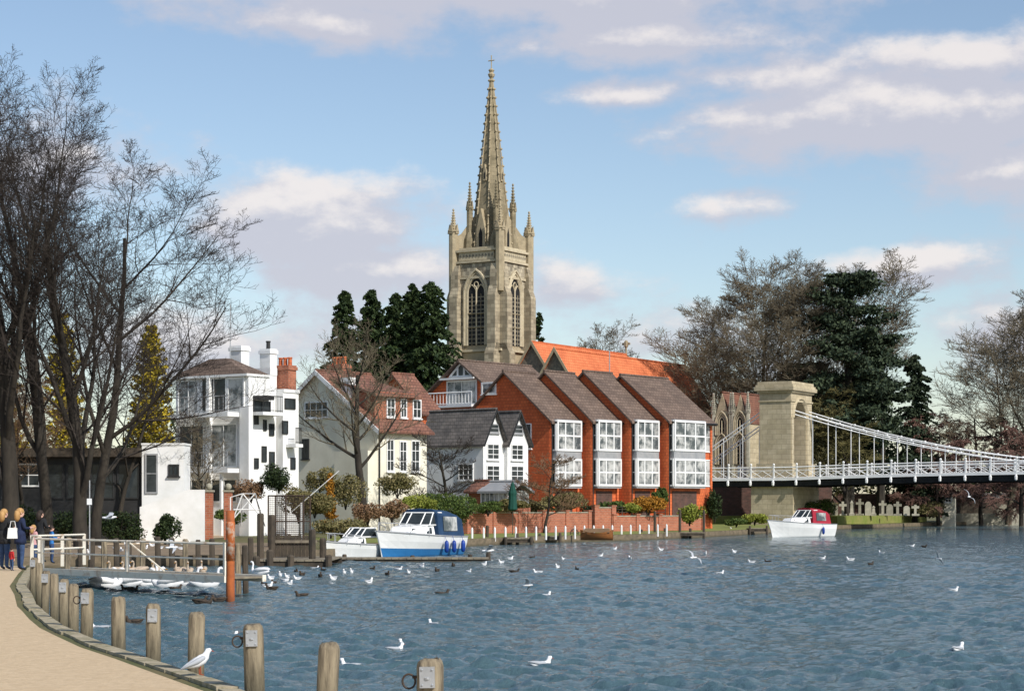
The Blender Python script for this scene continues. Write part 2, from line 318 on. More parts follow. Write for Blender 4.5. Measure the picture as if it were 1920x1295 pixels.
def cedar_pts(h,rad,nl,per,seed,zlo=.2,flat=.3):
    r=np.random.RandomState(seed);P=[];Lb=[]
    for i in range(nl):
        z=zlo+(1-zlo)*((i+.5)/nl);a=r.rand()*6.283
        env=math.sqrt(max(.03,1-abs((z-.42)/.62)**2.2));ln=rad*env*(.45+.6*r.rand());rise=ln*(.12+.25*r.rand())*(1 if z<.85 else 2)
        Lb.append((z*h,a,ln,rise))
        for k in range(5):
            t=.3+.7*(k+r.rand()*.8)/5;cx_,cy_,cz_=math.cos(a)*ln*t+r.normal()*.35,math.sin(a)*ln*t+r.normal()*.35,z*h+rise*t*(1.4-t*.6)+r.normal()*.15
            R_=(.55+.75*r.rand())*(.6+rad*.09);q=r.normal(size=(per,3))*np.array([R_*.6,R_*.6,R_*.2*flat/.3]);P.append(q+np.array([cx_,cy_,cz_]))
    return np.concatenate(P),Lb
def conifer(px,pytop,d,wpx,label,mat='fir',seed=0,name='conifer',cat='conifer',group=None,nb=150,per=34,size=.34,**k):
    h=Z(pytop,d)-LZ;rad=wpx*d/F/2;t=thing(name,label,cat,(X(px,d),d,LZ),0,group)
    b=B();b.path([(0,0,-.3),(0,0,h*.5),(0,0,h*.97)],[h*.016+.06,h*.01+.03,.02],6);b.out('trunk',M['bark'],t)
    leafcloud('crown',conifer_pts(h,rad,nb,per,seed,**k),size,M[mat],t,seed);return t
def cedar(px,pytop,d,wpx,label,seed,nl=34,per=90,size=.22,zlo=.2):
    h=Z(pytop,d)-LZ;rad=wpx*d/F/2;t=thing('cedar_tree',label,'tree',(X(px,d),d,LZ));pts,Lb=cedar_pts(h,rad,nl,per,seed,zlo)
    pts[:,2]=np.minimum(pts[:,2],h)
    b=B();b.path([(0,0,-.3),(.2,0,h*.4),(-.1,.1,h*.75),(0,0,h*.97)],[h*.026,h*.018,h*.01,.03],7)
    for z,a,ln,rise in Lb: b.path([(0,0,z),(math.cos(a)*ln*.5,math.sin(a)*ln*.5,z+rise*.5),(math.cos(a)*ln*.9,math.sin(a)*ln*.9,z+rise*.75)],[.14,.09,.03],4)
    b.out('trunk',M['bark'],t);leafcloud('crown',pts,size,M['cedar'],t,seed);return t
def shrub(px,pyb,d,wpx,hpx,mat,label,seed=0,name='shrub',cat='shrub',n=1500,size=.1,z0=LZ,group=None,depth=None):
    s=d/F;t=thing(name,label,cat,(X(px,d),d,z0),0,group);rx=wpx*s/2;rz=hpx*s/2
    b=B();r=random.Random(seed)
    for i in range(5):
        a=r.random()*6.28;b.path([(0,0,-.1),(math.cos(a)*rx*.2,math.sin(a)*rx*.2,rz*.7),(math.cos(a)*rx*.45,math.sin(a)*rx*.45,rz*1.4)],[.04,.03,.012],4)
    b.out('stem',M['bark'],t);leafcloud('foliage',blob_pts(rx,depth or rx,rz,n,seed),size,M[mat],t,seed);return t
def blob_pts(rx,ry,rz,n,seed,k=16,sub=.42):
    r=np.random.RandomState(seed);P=[]
    for i in range(k):
        a=r.rand()*6.283;cz=r.rand()*1.75-.85;q=math.sqrt(max(0,1-cz*cz));rr=.45+.35*r.rand()
        c=np.array([math.cos(a)*q*rr,math.sin(a)*q*rr,cz*rr*.9]);d=r.normal(size=(n//k,3));d/=np.linalg.norm(d,axis=1)[:,None];d*=(sub*(.6+.7*r.rand()))*(.7+.4*r.rand(n//k))[:,None]
        P.append((c+d)*np.array([rx,ry,rz])+np.array([0,0,rz*.95]))
    P=np.concatenate(P);P=P[P[:,2]>0];return P
def bare(px,d,pytop,label,seed,name='bare_tree',spread=1.0,lean=(0,0),nc=(9,7,6,5,4),r0=None,bark='bark',twig='twig',trop=(.02,.10,.05,.02,0,-.02),ang=(38,42,42,45,50),first=.28,ratio=(.56,.55,.55,.55,.6),tr=1.0,z0=LZ,group=None,trunklen=.72,jit=.1,cat='tree',rk=.55):
    r=random.Random(seed);Hh=Z(pytop,d)-z0;t=thing(name,label,cat,(X(px,d),d,z0),0,group)
    tb=B();cb=B();r0=r0 or Hh*.017;up=Vector((0,0,1));maxl=len(nc)
    segs=[9,7,5,4,3,2];sides=[8,6,4,3,3,3];minr=.0062*tr*max(1,d/95)
    def grow(p,dr,Ln,rad,lev,start):
        n=segs[lev];pts=[p];rs=[rad];ds=[dr]
        for i in range(n):
            j=jit*(1+.3*lev)
            dr=(dr+Vector((r.uniform(-j,j),r.uniform(-j,j),r.uniform(-j,j)*.7))+up*trop[lev]).normalized()
            p=p+dr*(Ln/n);pts.append(p);ds.append(dr);f=(i+1)/n;rs.append(max(minr,rad*(1-f*(.72 if lev==0 else .8))))
        (tb if lev<=1 else cb).path(pts,rs,sides[lev],0,False)
        if lev>=maxl:return
        m=nc[lev];a0=r.random()*6.28;sp_=spread if lev<2 else 1.0
        for k in range(m):
            f=start+(1-start)*((k+r.random()*.8)/m);f=min(f,.99);i=min(n-1,int(f*n));fr=f*n-i
            q=pts[i].lerp(pts[i+1],fr);bd=ds[i+1];a=a0+k*2.4+r.uniform(-.4,.4);th=math.radians(ang[lev]*r.uniform(.65,1.25))
            ax=bd.cross(Vector((math.cos(a),math.sin(a),.3))).normalized()
            nd_=(Matrix.Rotation(th,3,ax)@bd);nd_=Vector((nd_.x*sp_,nd_.y*sp_,nd_.z)).normalized()
            rr=rs[i]*(1-fr)+rs[i+1]*fr
            grow(q,nd_,Ln*ratio[lev]*(1.15-.55*f)*r.uniform(.75,1.15),max(minr,rr*rk),lev+1,.15)
    grow(Vector((0,0,-.3)),Vector((lean[0],lean[1],1)).normalized(),Hh*trunklen,r0,0,first)
    zs=max(v[2] for v in cb.v) if cb.v else Hh
    k=Hh/zs
    for bb in (tb,cb): bb.v=[(x*k,y*k,z*k) for x,y,z in bb.v]
    tb.out('trunk',M[bark],t,True);cb.out('crown',M[twig],t);return t
BIG=(10,8,7,6,4)
T4=(.02,.15,.07,.03,.01,0)
bare(20,80,40,'tall bare winter tree at the far left edge with dark trunk',11,r0=.36,first=.12,ang=(28,36,42,45,50),trop=T4,nc=(9,7,7,6,4))
bare(88,86,70,'slim bare winter tree second from the left edge, behind the people',12,r0=.28,first=.15,ang=(26,34,42,45,50),trop=T4,nc=(9,7,7,5,4))
bare(152,80,110,'thick forked bare tree rising behind the white railing',13,r0=.33,first=.12,lean=(.0,0),ang=(30,36,42,45,50),trop=T4,ratio=(.6,.56,.55,.55,.6),nc=(9,8,7,6,4))
bare(178,88,255,'bare tree leaning right over the low white house',14,r0=.24,first=.16,spread=1.15,lean=(.12,-.03),ang=(40,42,45,45,50),trop=(.02,.06,.03,.01,0,0),ratio=(.6,.56,.55,.55,.6),nc=(9,8,7,5,4))
bare(215,100,560,'low wide bare tree with arching twigs before the modern house',15,r0=.14,first=.25,spread=1.25,lean=(.12,0),ang=(48,46,45,45,50),trop=(.02,.03,0,0,-.02,-.03),ratio=(.6,.58,.55,.55,.6),nc=(8,6,6,4,3))
bare(45,100,660,'small brown twiggy tree in front of the bungalow at far left',16,twig='twigrust',r0=.12,spread=1.3,nc=(9,8,7,5,2))
bare(110,104,710,'second brown twiggy tree before the dark bungalow glass',27,twig='twigrust',r0=.1,spread=1.4,nc=(9,7,6,5))
bare(372,108,765,'small twisted bare tree before the modern white house',17,r0=.1,spread=1.4,nc=(8,7,6,4),first=.3,twig='twigpale')
bare(684,121,585,'pollarded bare tree with thick trunk before the cream house',18,r0=.3,first=.42,nc=(12,8,7,5),twig='twigpale',bark='bark',ang=(48,38,38,42),trop=(.02,.10,.07,.04,0,0),ratio=(.58,.52,.52,.5,.5),spread=1.2,jit=.07)
bare(838,126,805,'low spreading bare garden tree before the slate roofed cottage',19,r0=.14,first=.3,spread=1.6,nc=(9,8,6,5),trop=(.02,.0,.03,.03,0,0),ang=(55,45,45,45))
bare(1020,131,845,'small rusty bare tree on the lawn before the brick terrace',20,r0=.09,first=.3,spread=1.6,nc=(9,8,6,5),trop=(.02,.0,.03,.03,0,0),ang=(55,45,45,45),twig='twigrust')
bare(1440,224,455,'huge pale bare tree behind the bridge tower',21,r0=.42,first=.12,spread=1.3,twig='twigpale',bark='barkpale',ang=(38,42,42,45,50),trop=(.02,.07,.04,.02,0,0),ratio=(.62,.6,.6,.6,.66),nc=(13,9,8,7,5),tr=1.25)
bare(1530,232,475,'pale bare tree crowding the dark cedar from behind',26,r0=.38,first=.15,spread=1.15,twig='twigpale',bark='barkpale',nc=(11,8,8,6,4),ratio=(.62,.58,.6,.6,.66),tr=1.25)
bare(1890,232,490,'tall pale bare tree at the right edge above the bridge',22,r0=.4,first=.12,spread=1.2,twig='twigpale',bark='barkpale',trop=(.02,.06,.03,0,-.01,-.02),ratio=(.6,.58,.6,.6,.66),nc=(12,9,8,6,5),tr=1.2)
bare(1140,245,588,'distant bare tree behind the orange church roof',23,r0=.25,first=.3,spread=1.2,twig='twigpale',nc=(10,8,7,5,3))
bare(1335,232,665,'grey bare tree between church and bridge tower',24,r0=.2,spread=1.3,nc=(10,8,7,6),twig='twigpale')
bare(1590,214,715,'olive willow like bare tree right of the bridge tower',25,r0=.25,spread=1.4,twig='twigolive',nc=(12,10,8,6,3),trop=(.02,.0,-.05,-.1,-.12,-.1),first=.15,tr=1.3)
for i,(px,d,py,sd) in enumerate([(1760,226,775,31),(1840,236,765,32),(1915,222,790,33)]):
    bare(px,d,py,['reddish weeping tree behind the middle of the bridge chain','broad reddish weeping tree behind the bridge rail','reddish weeping tree at the right edge of the picture'][i],sd,r0=.22,spread=1.6,twig='twigred',nc=(11,9,7,5,4),trop=(.02,-.02,-.12,-.2,-.25,-.2),first=.15,ang=(60,50,45,45,50),tr=1.3)
for i,(px,py,d,wd,lb) in enumerate([(646,548,178,170,'leftmost dark fir of the group left of the church'),(697,545,184,170,'second dark fir from the left beside the church'),(742,553,176,180,'middle dark fir behind the cream house chimney'),(772,534,186,180,'narrow dark fir with the pointed top near the church'),(808,531,174,230,'rightmost dark fir touching the church tower')]):
    conifer(px,py,d,wd,lb,'fir',40+i,'fir_tree','tree',nb=600,per=44,size=.2,pw=.5,width_noise=.55,group='dark firs left of the church')
conifer(1010,588,232,90,'dark fir peeping out right of the church tower','fir',46,'fir_tree','tree',nb=200,pw=.5,size=.22)
cedar(1590,515,216,200,'tall dark layered cedar right of the bridge tower',50,nl=52,per=120,zlo=.3)
cedar(1650,630,220,170,'lower dark cedar sweeping right of the tall cedar',51,nl=30,per=120,zlo=.25)
conifer(1715,668,228,130,'rounded dark conifer at the right of the cedar group','cedar',52,'conifer','tree',nb=260,per=80,size=.22,pw=.38,width_noise=.5)
cedar(1505,683,228,150,'flat topped cedar behind the bridge tower',53,nl=22,per=110,zlo=.4)
conifer(283,612,106,125,'golden cypress standing left of the modern white house','gold',54,'golden_cypress','tree',nb=420,per=44,size=.11,pw=.45,droop=-.5)
conifer(118,590,112,130,'golden cypress seen through the bare trees','gold',55,'golden_cypress','tree',nb=300,per=40,size=.12,pw=.5,droop=-.5)
conifer(22,650,112,100,'golden cypress behind the trees at the left edge','gold',56,'golden_cypress','tree',nb=220,per=40,size=.12,pw=.5,droop=-.5)
conifer(619,888,108,44,'small orange conifer in the garden by the boats','orangeleaf',57,'dwarf_conifer','shrub',nb=160,per=30,size=.06,pw=.7,droop=-.5)
# ---------------------------------------------------------------- house frame
class HF:
    def __init__(s,px,d,th,z0=LZ): s.d=d;s.t=math.radians(th);s.c=math.cos(s.t);s.s=math.sin(s.t);s.ox=X(px,d);s.z0=z0
    def lx(s,px,y=0): k=(px-CX)/F;return (k*(s.d+y*s.c)-s.ox-y*s.s)/(s.c+k*s.s)
    def ry(s,px,x=0): k=(px-CX)/F;return (k*(s.d-x*s.s)-s.ox-x*s.c)/(s.s-k*s.c)
    def z(s,py,x=0,y=0): return CH+(HY-py)*(s.d-x*s.s+y*s.c)/F-s.z0
    def loc(s,wx,wy): a=wx-s.ox;b=wy-s.d;return (a*s.c-b*s.s,a*s.s+b*s.c)
    def thing(s,name,label,cat,group=None): return thing(name,label,cat,(s.ox,s.d,s.z0),-s.t,group)
def fb(b,face,pos,a0,a1,z0,z1,o0,o1,mi=0):
    if face=='L': b.box(a0,a1,pos-o0,pos-o1,z0,z1,mi)
    else: b.box(pos+o0,pos+o1,a0,a1,z0,z1,mi)
def win(par,face,pos,a0,a1,z0,z1,nx=2,ny=2,mf='white',mg='glass',fw=.08,sill=True,name='window',bw=.045):
    if a0>a1:a0,a1=a1,a0
    if z0>z1:z0,z1=z1,z0
    b=B()
    fb(b,face,pos,a0,a0+fw,z0,z1,-.02,.07);fb(b,face,pos,a1-fw,a1,z0,z1,-.02,.07)
    fb(b,face,pos,a0+fw,a1-fw,z0,z0+fw,-.02,.067);fb(b,face,pos,a0+fw,a1-fw,z1-fw,z1,-.02,.067)
    for i in range(1,nx):
        a=a0+(a1-a0)*i/nx;fb(b,face,pos,a-bw/2,a+bw/2,z0+fw,z1-fw,-.02,.06)
    for i in range(1,ny):
        z=z0+(z1-z0)*i/ny;fb(b,face,pos,a0+fw,a1-fw,z-bw/2,z+bw/2,-.02,.055)
    o=b.out(name,M[mf],par)
    b=B();fb(b,face,pos,a0+fw*.5,a1-fw*.5,z0+fw*.5,z1-fw*.5,-.03,.03);b.out('pane',M[mg],o)
    if sill:
        b=B();fb(b,face,pos,a0-.06,a1+.06,z0-.08,z0-.003,-.02,.13);b.out('sill',M[mf],o)
    return o
def roof(par,axis,a0,a1,e0,ze0,e1,ze1,r,zr,mat,t=.16,name='roof',ridge=True):
    b=B();P=(lambda e,a,z:(e,a,z)) if axis=='Y' else (lambda e,a,z:(a,e,z))
    b.slab(P(e0,a0,ze0),P(r,a0,zr),P(r,a1,zr),P(e0,a1,ze0),t);b.slab(P(r,a0,zr-.002),P(e1,a0,ze1),P(e1,a1,ze1),P(r,a1,zr-.002),t)
    o=b.out(name,M[mat],par)
    if ridge:
        b=B();n=max(2,int(abs(a1-a0)/.45))
        for i in range(n):
            q0=a0+(a1-a0)*i/n;q1=a0+(a1-a0)*(i+.93)/n;b.path([P(r,q0,zr+.02),P(r,q1,zr+.02)],.11,6)
        b.out('ridge_tiles',M[mat],o)
    return o
def gwall(par,axis,a0,a1,e0,ze0,e1,ze1,r,zr,mat,name='wall'):
    b=B();P=(lambda e,a,z:(e,a,z)) if axis=='Y' else (lambda e,a,z:(a,e,z))
    b.prism([P(e0,a0,-.4),P(e1,a0,-.4),P(e1,a0,ze1-.12),P(r,a0,zr-.12),P(e0,a0,ze0-.12)],Vector(P(0,a1,0))-Vector(P(0,a0,0)));return b.out(name,M[mat],par)
def barge(par,axis,a,e0,ze0,e1,ze1,r,zr,mat='white',w=.28,out=-.06,name='bargeboard'):
    b=B();P=(lambda e,q,z:(e,q,z)) if axis=='Y' else (lambda e,q,z:(q,e,z))
    off=Vector(P(0,out,0))-Vector(P(0,0,0))
    b.prism([P(e0,a,ze0+.03),P(r,a,zr+.03),P(r,a,zr-w),P(e0,a,ze0-w)],off);b.prism([P(r,a+out*.1,zr+.03),P(e1,a+out*.1,ze1+.03),P(e1,a+out*.1,ze1-w),P(r,a+out*.1,zr-w)],off);b.out(name,M[mat],par)
def chimney(par,x,y,w,dpt,z0,z1,mat='brick',pots=3,potmat='orangetile'):
    b=B();b.box(x-w/2,x+w/2,y-dpt/2,y+dpt/2,z0,z1-.3);b.box(x-w/2-.07,x+w/2+.07,y-dpt/2-.07,y+dpt/2+.07,z1-.297,z1-.1);b.box(x-w/2-.02,x+w/2+.02,y-dpt/2-.02,y+dpt/2+.02,z1-.097,z1)
    o=b.out('chimney',M[mat],par)
    for i in range(pots):
        b=B();xx=x-w/2+w*(i+.5)/pots;b.lathe([(.13,0),(.12,.4),(.15,.42),(.15,.5),(.1,.5)],(xx,y,z1+.002),8);b.out('chimney_pot',M[potmat],o)
    return o
def railing(par,face,pos,a0,a1,z0,h,mat='black',n=12,name='railing',r=.02):
    b=B();P=(lambda a,z:(a,pos,z)) if face=='L' else (lambda a,z:(pos,a,z))
    b.path([P(a0,z0+h),P(a1,z0+h)],r*1.4,4);b.path([P(a0,z0+.1),P(a1,z0+.1)],r,4)
    for i in range(n+1):
        a=a0+(a1-a0)*i/n;b.path([P(a,z0),P(a,z0+h)],r*.8,4)
    return b.out(name,M[mat],par)
# ---------------------------------------------------------------- bungalow
H=HF(345,100,2);t=H.thing('bungalow','low flat roofed bungalow with dark glass front and white end wall','house')
xl=H.lx(-60);x1=H.lx(266);zt=H.z(834)
bxo('wall','black',t,xl,x1-.01,.3,5,-.4,zt-.6)
bxo('roof','darkwood',t,xl-.3,x1-.004,-.5,5.2,zt-.6+.004,zt-.15)
for i,(p0,p1) in enumerate([(2,28),(32,76),(82,120),(125,165),(170,215),(220,262)]):
    win(t,'L',.3,H.lx(p0,.3),H.lx(p1,.3),H.z(912 if i==1 else 935),H.z(868),2 if i==1 else 1,2 if i==1 else 1,'white' if i==1 else 'black','glass',sill=False)
bxo('end_wall','whitewall',t,x1,0,0,1.6,-.4,zt);bxo('coping','white',t,x1-.03,.04,-.04,1.64,zt+.002,zt+.1)
win(t,'L',0,H.lx(272),H.lx(296),H.z(925),H.z(850),1,2,'grey','glass',sill=False)
win(t,'L',0,H.lx(316),H.lx(336),H.z(892),H.z(870),2,1,'black','glass')
xa=H.lx(262,-1.2);xb=H.lx(383,-1.2);xm=H.lx(352,-1.2)
b=B();b.prism([(xa,-1.2,-.4),(xb,-1.2,-.4),(xb,-1.2,H.z(918)),(xm,-1.2,H.z(918)),(xa,-1.2,H.z(950))],(0,.18,0));b.out('garden_wall',M['whitewall'],t)
# ---------------------------------------------------------------- modern white house
H=HF(466,118,36);t=H.thing('modern_house','tall white modernist house with glazed balconies and brown hipped roof','house')
xl=H.lx(330);yr=H.ry(518);ze=H.z(700)
bxo('wall','whitewall',t,xl,0,0,yr,-.4,ze)
b=B();xm=(xl)/2;zr=H.z(673,xm,yr/2);e=.22
b.add([(xl-e,-e,ze),(e*.3,-e,ze),(e*.3,yr*.75,ze),(xl-e,yr*.75,ze),(xm-.9,yr*.3,zr),(xm+.5,yr*.3,zr),(xm+.5,yr*.5,zr),(xm-.9,yr*.5,zr)],[(0,1,5,4),(1,2,6,5),(2,3,7,6),(3,0,4,7),(4,5,6,7),(3,2,1,0)]);b.out('roof',M['browntile'],t)
bxo('gutter','white',t,xl-e-.02,e*.3+.02,-e-.02,yr*.75,ze-.14,ze-.004);bxo('parapet','white',t,-1.6,.04,yr*.76,yr+.04,ze+.002,ze+.45)
ye=H.ry(560,.5);bxo('rear_wing','whitewall',t,-3,.5,yr+.045,ye,-.4,H.z(735,.5,yr));bxo('parapet','white',t,-3.05,.56,yr+.06,ye+.05,H.z(735,.5,yr)+.002,H.z(732,.5,yr)+.1)
bxo('corner_pier','whitewall',t,-.4,.35,-.35,-.002,-.4,H.z(762));bxo('party_pier','whitewall',t,H.lx(389,-.3)-.12,H.lx(389,-.3)+.12,-.3,-.002,-.4,ze-.15)
for (p0,p1,q0,q1,nx,g) in [(334,374,772,706,2,'glasspale'),(378,426,772,704,2,'glass'),(427,459,772,706,1,'glasspale'),(336,384,876,792,2,'glass'),(394,446,876,792,2,'glasspale'),(336,384,942,896,2,'glass'),(396,446,942,896,2,'glass')]:
    win(t,'L',0,H.lx(p0),H.lx(p1),H.z(q0),H.z(q1),nx,1,'white',g,sill=False,fw=.1)
for z_ in (H.z(781),H.z(886)):
    bxo('balcony_slab','white',t,xl-.2,-.45,-1.3,-.31,z_,z_+.26)
    railing(t,'L',-1.25,xl-.15,-.5,z_+.26,.95,'grey',16)
bxo('balcony_post','white',t,xl-.2,xl-.05,-1.25,-.01,-.4,H.z(886));bxo('balcony_post','white',t,-1.2,-1.05,-1.2,-1.05,-.4,H.z(886)-.005)
for (p0,p1,q0,q1) in [(476,484,795,772),(476,484,878,858),(493,499,806,785),(490,499,865,835),(504,513,815,792),(504,514,886,845)]:
    win(t,'R',0,H.ry(p0),H.ry(p1),H.z(q0),H.z(q1),1,1,'black','glass',sill=False,fw=.05)
for (p0,p1,q0,q1) in [(529,539,815,790),(544,553,880,858),(533,553,768,748)]:
    win(t,'R',.5,H.ry(p0,.5),H.ry(p1,.5),H.z(q0,.5,4),H.z(q1,.5,4),1,1,'black','glass',sill=False,fw=.05)
bxo('side_balcony','white',t,0.004,1.0,H.ry(470),H.ry(512),H.z(778),H.z(772));railing(t,'R',.95,H.ry(472),H.ry(508),H.z(772),.95,'black',8)
bxo('side_balcony','white',t,.52,1.3,yr+.3,ye-.5,H.z(838,.5,yr),H.z(832,.5,yr));railing(t,'R',1.25,yr+.35,ye-.55,H.z(832,.5,yr),.95,'black',8)
bxo('canopy','black',t,0.004,.5,H.ry(474),H.ry(503),H.z(748),H.z(741))
win(t,'R',0,H.ry(474),H.ry(506),H.z(771),H.z(750),2,1,'black','glass',sill=False,fw=.05)
chimney(t,H.lx(449,2.0),2.0,.95,.7,ze-.5,H.z(645,0,2),'whitewall',0)
chimney(t,H.lx(503,3.6),3.6,.85,.6,ze-1,H.z(652,0,3.6),'whitewall',1,'black')
chimney(t,H.lx(535,4.4),4.4,1.15,.7,H.z(760,0,4),H.z(684,0,4.4),'brick',3)
b=B();b.path([(H.lx(432,1.2),1.2,ze),(H.lx(432,1.2),1.2,H.z(565,0,1.2))],.03,5);b.out('aerial_mast',M['steel'],t)
# ---------------------------------------------------------------- cream house
H=HF(708,128,40);t=H.thing('cream_house','cream rendered house with red tile hung upper floor and brick chimney','house')
xl=H.lx(556);xa=H.lx(597);y1=H.ry(800);zl=H.z(738,xl,0);za=H.z(696,xa,0);zr_=H.z(800)
gwall(t,'Y',0,y1,xl,zl,0,zr_,xa,za,'cream');roof(t,'Y',-.3,y1+.3,xl-.3,zl-.25,.45,zr_-.25,xa,za+.05,'redroof')
barge(t,'Y',-.3,xl-.3,zl-.25,.45,zr_-.25,xa,za+.05,'white',.3)
xd=-.75;zd0=H.z(792,xd,0);zd1=H.z(733,xd,0)
bxo('upper_storey','brick',t,xa+.3,xd,.5,y1-.3,zr_-.5,zd1)
roof(t,'Y',.2,y1,xa-.1,zd1+1.2,xd+.35,zd1-.15,xa+.0,zd1+1.25,'redroof',name='upper_roof')
for p0,p1 in ((724,740),(750,762),(773,789)):
    win(t,'R',xd,H.ry(p0,xd),H.ry(p1,xd),H.z(782,xd,2),H.z(746,xd,2),2,2)
for p0,p1,q0,q1 in ((724,738,884,824),(748,762,884,826),(770,786,884,824)):
    win(t,'R',0,H.ry(p0),H.ry(p1),H.z(q0,0,2),H.z(q1,0,2),2,3)
win(t,'L',0,H.lx(572),H.lx(616),H.z(783,-5),H.z(752,-5),4,2);win(t,'L',0,H.lx(567),H.lx(580),H.z(860,-6),H.z(822,-6),2,3,'black')
bxo('porch','cream',t,H.lx(645),0,-.9,-.004,-.4,H.z(845))
b=B();b.path([(.08,.1,0),(.08,.1,zr_-.3)],.05,6);b.out('drainpipe',M['black'],t)
chimney(t,H.lx(636,2.6),2.6,1.35,.8,za-2,H.z(675,0,2.6),'brick',4)
chimney(t,H.lx(655,.6),.6,.8,.7,za-2.4,H.z(704,0,.6),'whitewall',0)
H=HF(790,150,40);t=H.thing('rear_house','red tiled house half hidden behind the cream house','house')
xl=H.lx(690);xa=(xl)/2;y1=2.2;zl=H.z(768);za=H.z(700,xa,0);gwall(t,'Y',0,y1,xl,zl,0,zl,xa,za,'redtile');roof(t,'Y',-.3,y1,xl-.3,zl-.2,.4,zl-.3,xa,za,'redroof')
win(t,'R',0,.6,1.6,zl-1.6,zl-.5,2,2);win(t,'L',0,xa-.6,xa+.6,zl-1,zl+.2,2,2)
# ---------------------------------------------------------------- slate cottage
H=HF(906,138,40);t=H.thing('slate_cottage','white cottage with twin gables and weathered grey roof','cottage')
xl=H.lx(792);ym=H.ry(945);y2=H.ry(984);zea=H.z(826);zr=H.z(767,0,ym/2)
for (a,c,zz_) in ((0,ym,zr),(ym+.004,y2,zr-.1)):
    gwall(t,'X',xl,0 if a==0 else .3,a,zea,c,zea,(a+c)/2,zz_,'whitewall');roof(t,'X',xl-.3,.3 if a==0 else .6,a-.2,zea-.25,c+.2,zea-.25,(a+c)/2,zz_,'slate',name='roof')
    barge(t,'X',.3 if a==0 else .6,a-.2,zea-.25,c+.2,zea-.25,(a+c)/2,zz_,'black',.17,.05)
    o=0 if a==0 else .3
    win(t,'R',o,(a+c)/2-.5,(a+c)/2+.5,H.z(812,0,2),H.z(795,0,2),1,2,'grey');win(t,'R',o,(a+c)/2-.75,(a+c)/2+.55,H.z(862,0,2),H.z(832,0,2),2,3);win(t,'R',o,(a+c)/2-.8,(a+c)/2+.6,H.z(902,0,2),H.z(872,0,2),2,3)
win(t,'L',0,H.lx(860),H.lx(888),H.z(900),H.z(868),3,3)
H=HF(955,132,40);t=H.thing('conservatory','low glazed conservatory with pale blue roof before the cottage','conservatory')
xl=H.lx(900);bxo('base_wall','brick',t,xl,0,0,2.2,-.3,H.z(945));win(t,'L',0,xl+.1,-.1,H.z(943),H.z(920),6,1,'white','glasspale',sill=False);bxo('glazed_wall','glasspale',t,xl+.05,-.05,.05,2.1,H.z(945)+.002,H.z(919));roof(t,'X',xl-.1,.2,-.2,H.z(920),2.4,H.z(920),1.1,H.z(902),'grey')
bxo('outhouse','brick',t,xl-1.2,xl-.05,.2,2.0,-.3,H.z(920));roof(t,'X',xl-1.4,xl,-.1,H.z(920),2.3,H.z(920),1.1,H.z(900),'redroof',name='outhouse_roof')
# ---------------------------------------------------------------- brick terrace
H=HF(935,160,40);t=H.thing('gabled_house','red tile hung house with white glazed gable and balcony','house')
xl=H.lx(798);xa=xl/2;zl=H.z(738);za=H.z(677,xa,0)
gwall(t,'Y',0,9,xl,zl,0,zl,xa,za,'redtile');roof(t,'Y',-.5,9,xl-.4,zl-.25,.4,zl-.25,xa,za+.05,'browntile')
zs=H.z(706,xa,0);w2=1.25
b=B();b.prism([(xa-w2,-.05,zs),(xa+w2,-.05,zs),(xa,-.05,zs+1.05)],(0,-.03,0));g=b.out('gable_window',M['glass'],t)
b=B()
for p,q in (((xa-w2,zs),(xa+w2,zs)),((xa-w2,zs),(xa,zs+1.1)),((xa+w2,zs),(xa,zs+1.1)),((xa-.35,zs),(xa-.35,zs+.75)),((xa+.35,zs),(xa+.35,zs+.75))): b.path([(p[0],-.1,p[1]),(q[0],-.1,q[1])],.1,4)
b.out('frame',M['white'],g)
win(t,'L',0,xa-1.6,xa+1.7,H.z(756),H.z(709),4,1,'white','glasspale',sill=False,fw=.12);bxo('balcony_slab','white',t,xa-2.6,xa+2.2,-1.3,-.004,H.z(757)-.2,H.z(757));railing(t,'L',-1.25,xa-2.6,xa+2.2,H.z(757),1.0,'white',14,r=.035)
bxo('canopy','white',t,xa-1.9,xa+1.8,-.6,-.08,zs-.25,zs-.1)
px_=[1030,1107,1180,1250];dd_=[150,152,154,156];LB=['leftmost brick terraced house with bare left gable wall','second terraced house from the left, white bays under brown roof','third terraced house from the left, white bays under brown roof','rightmost terraced house, nearest the bridge']
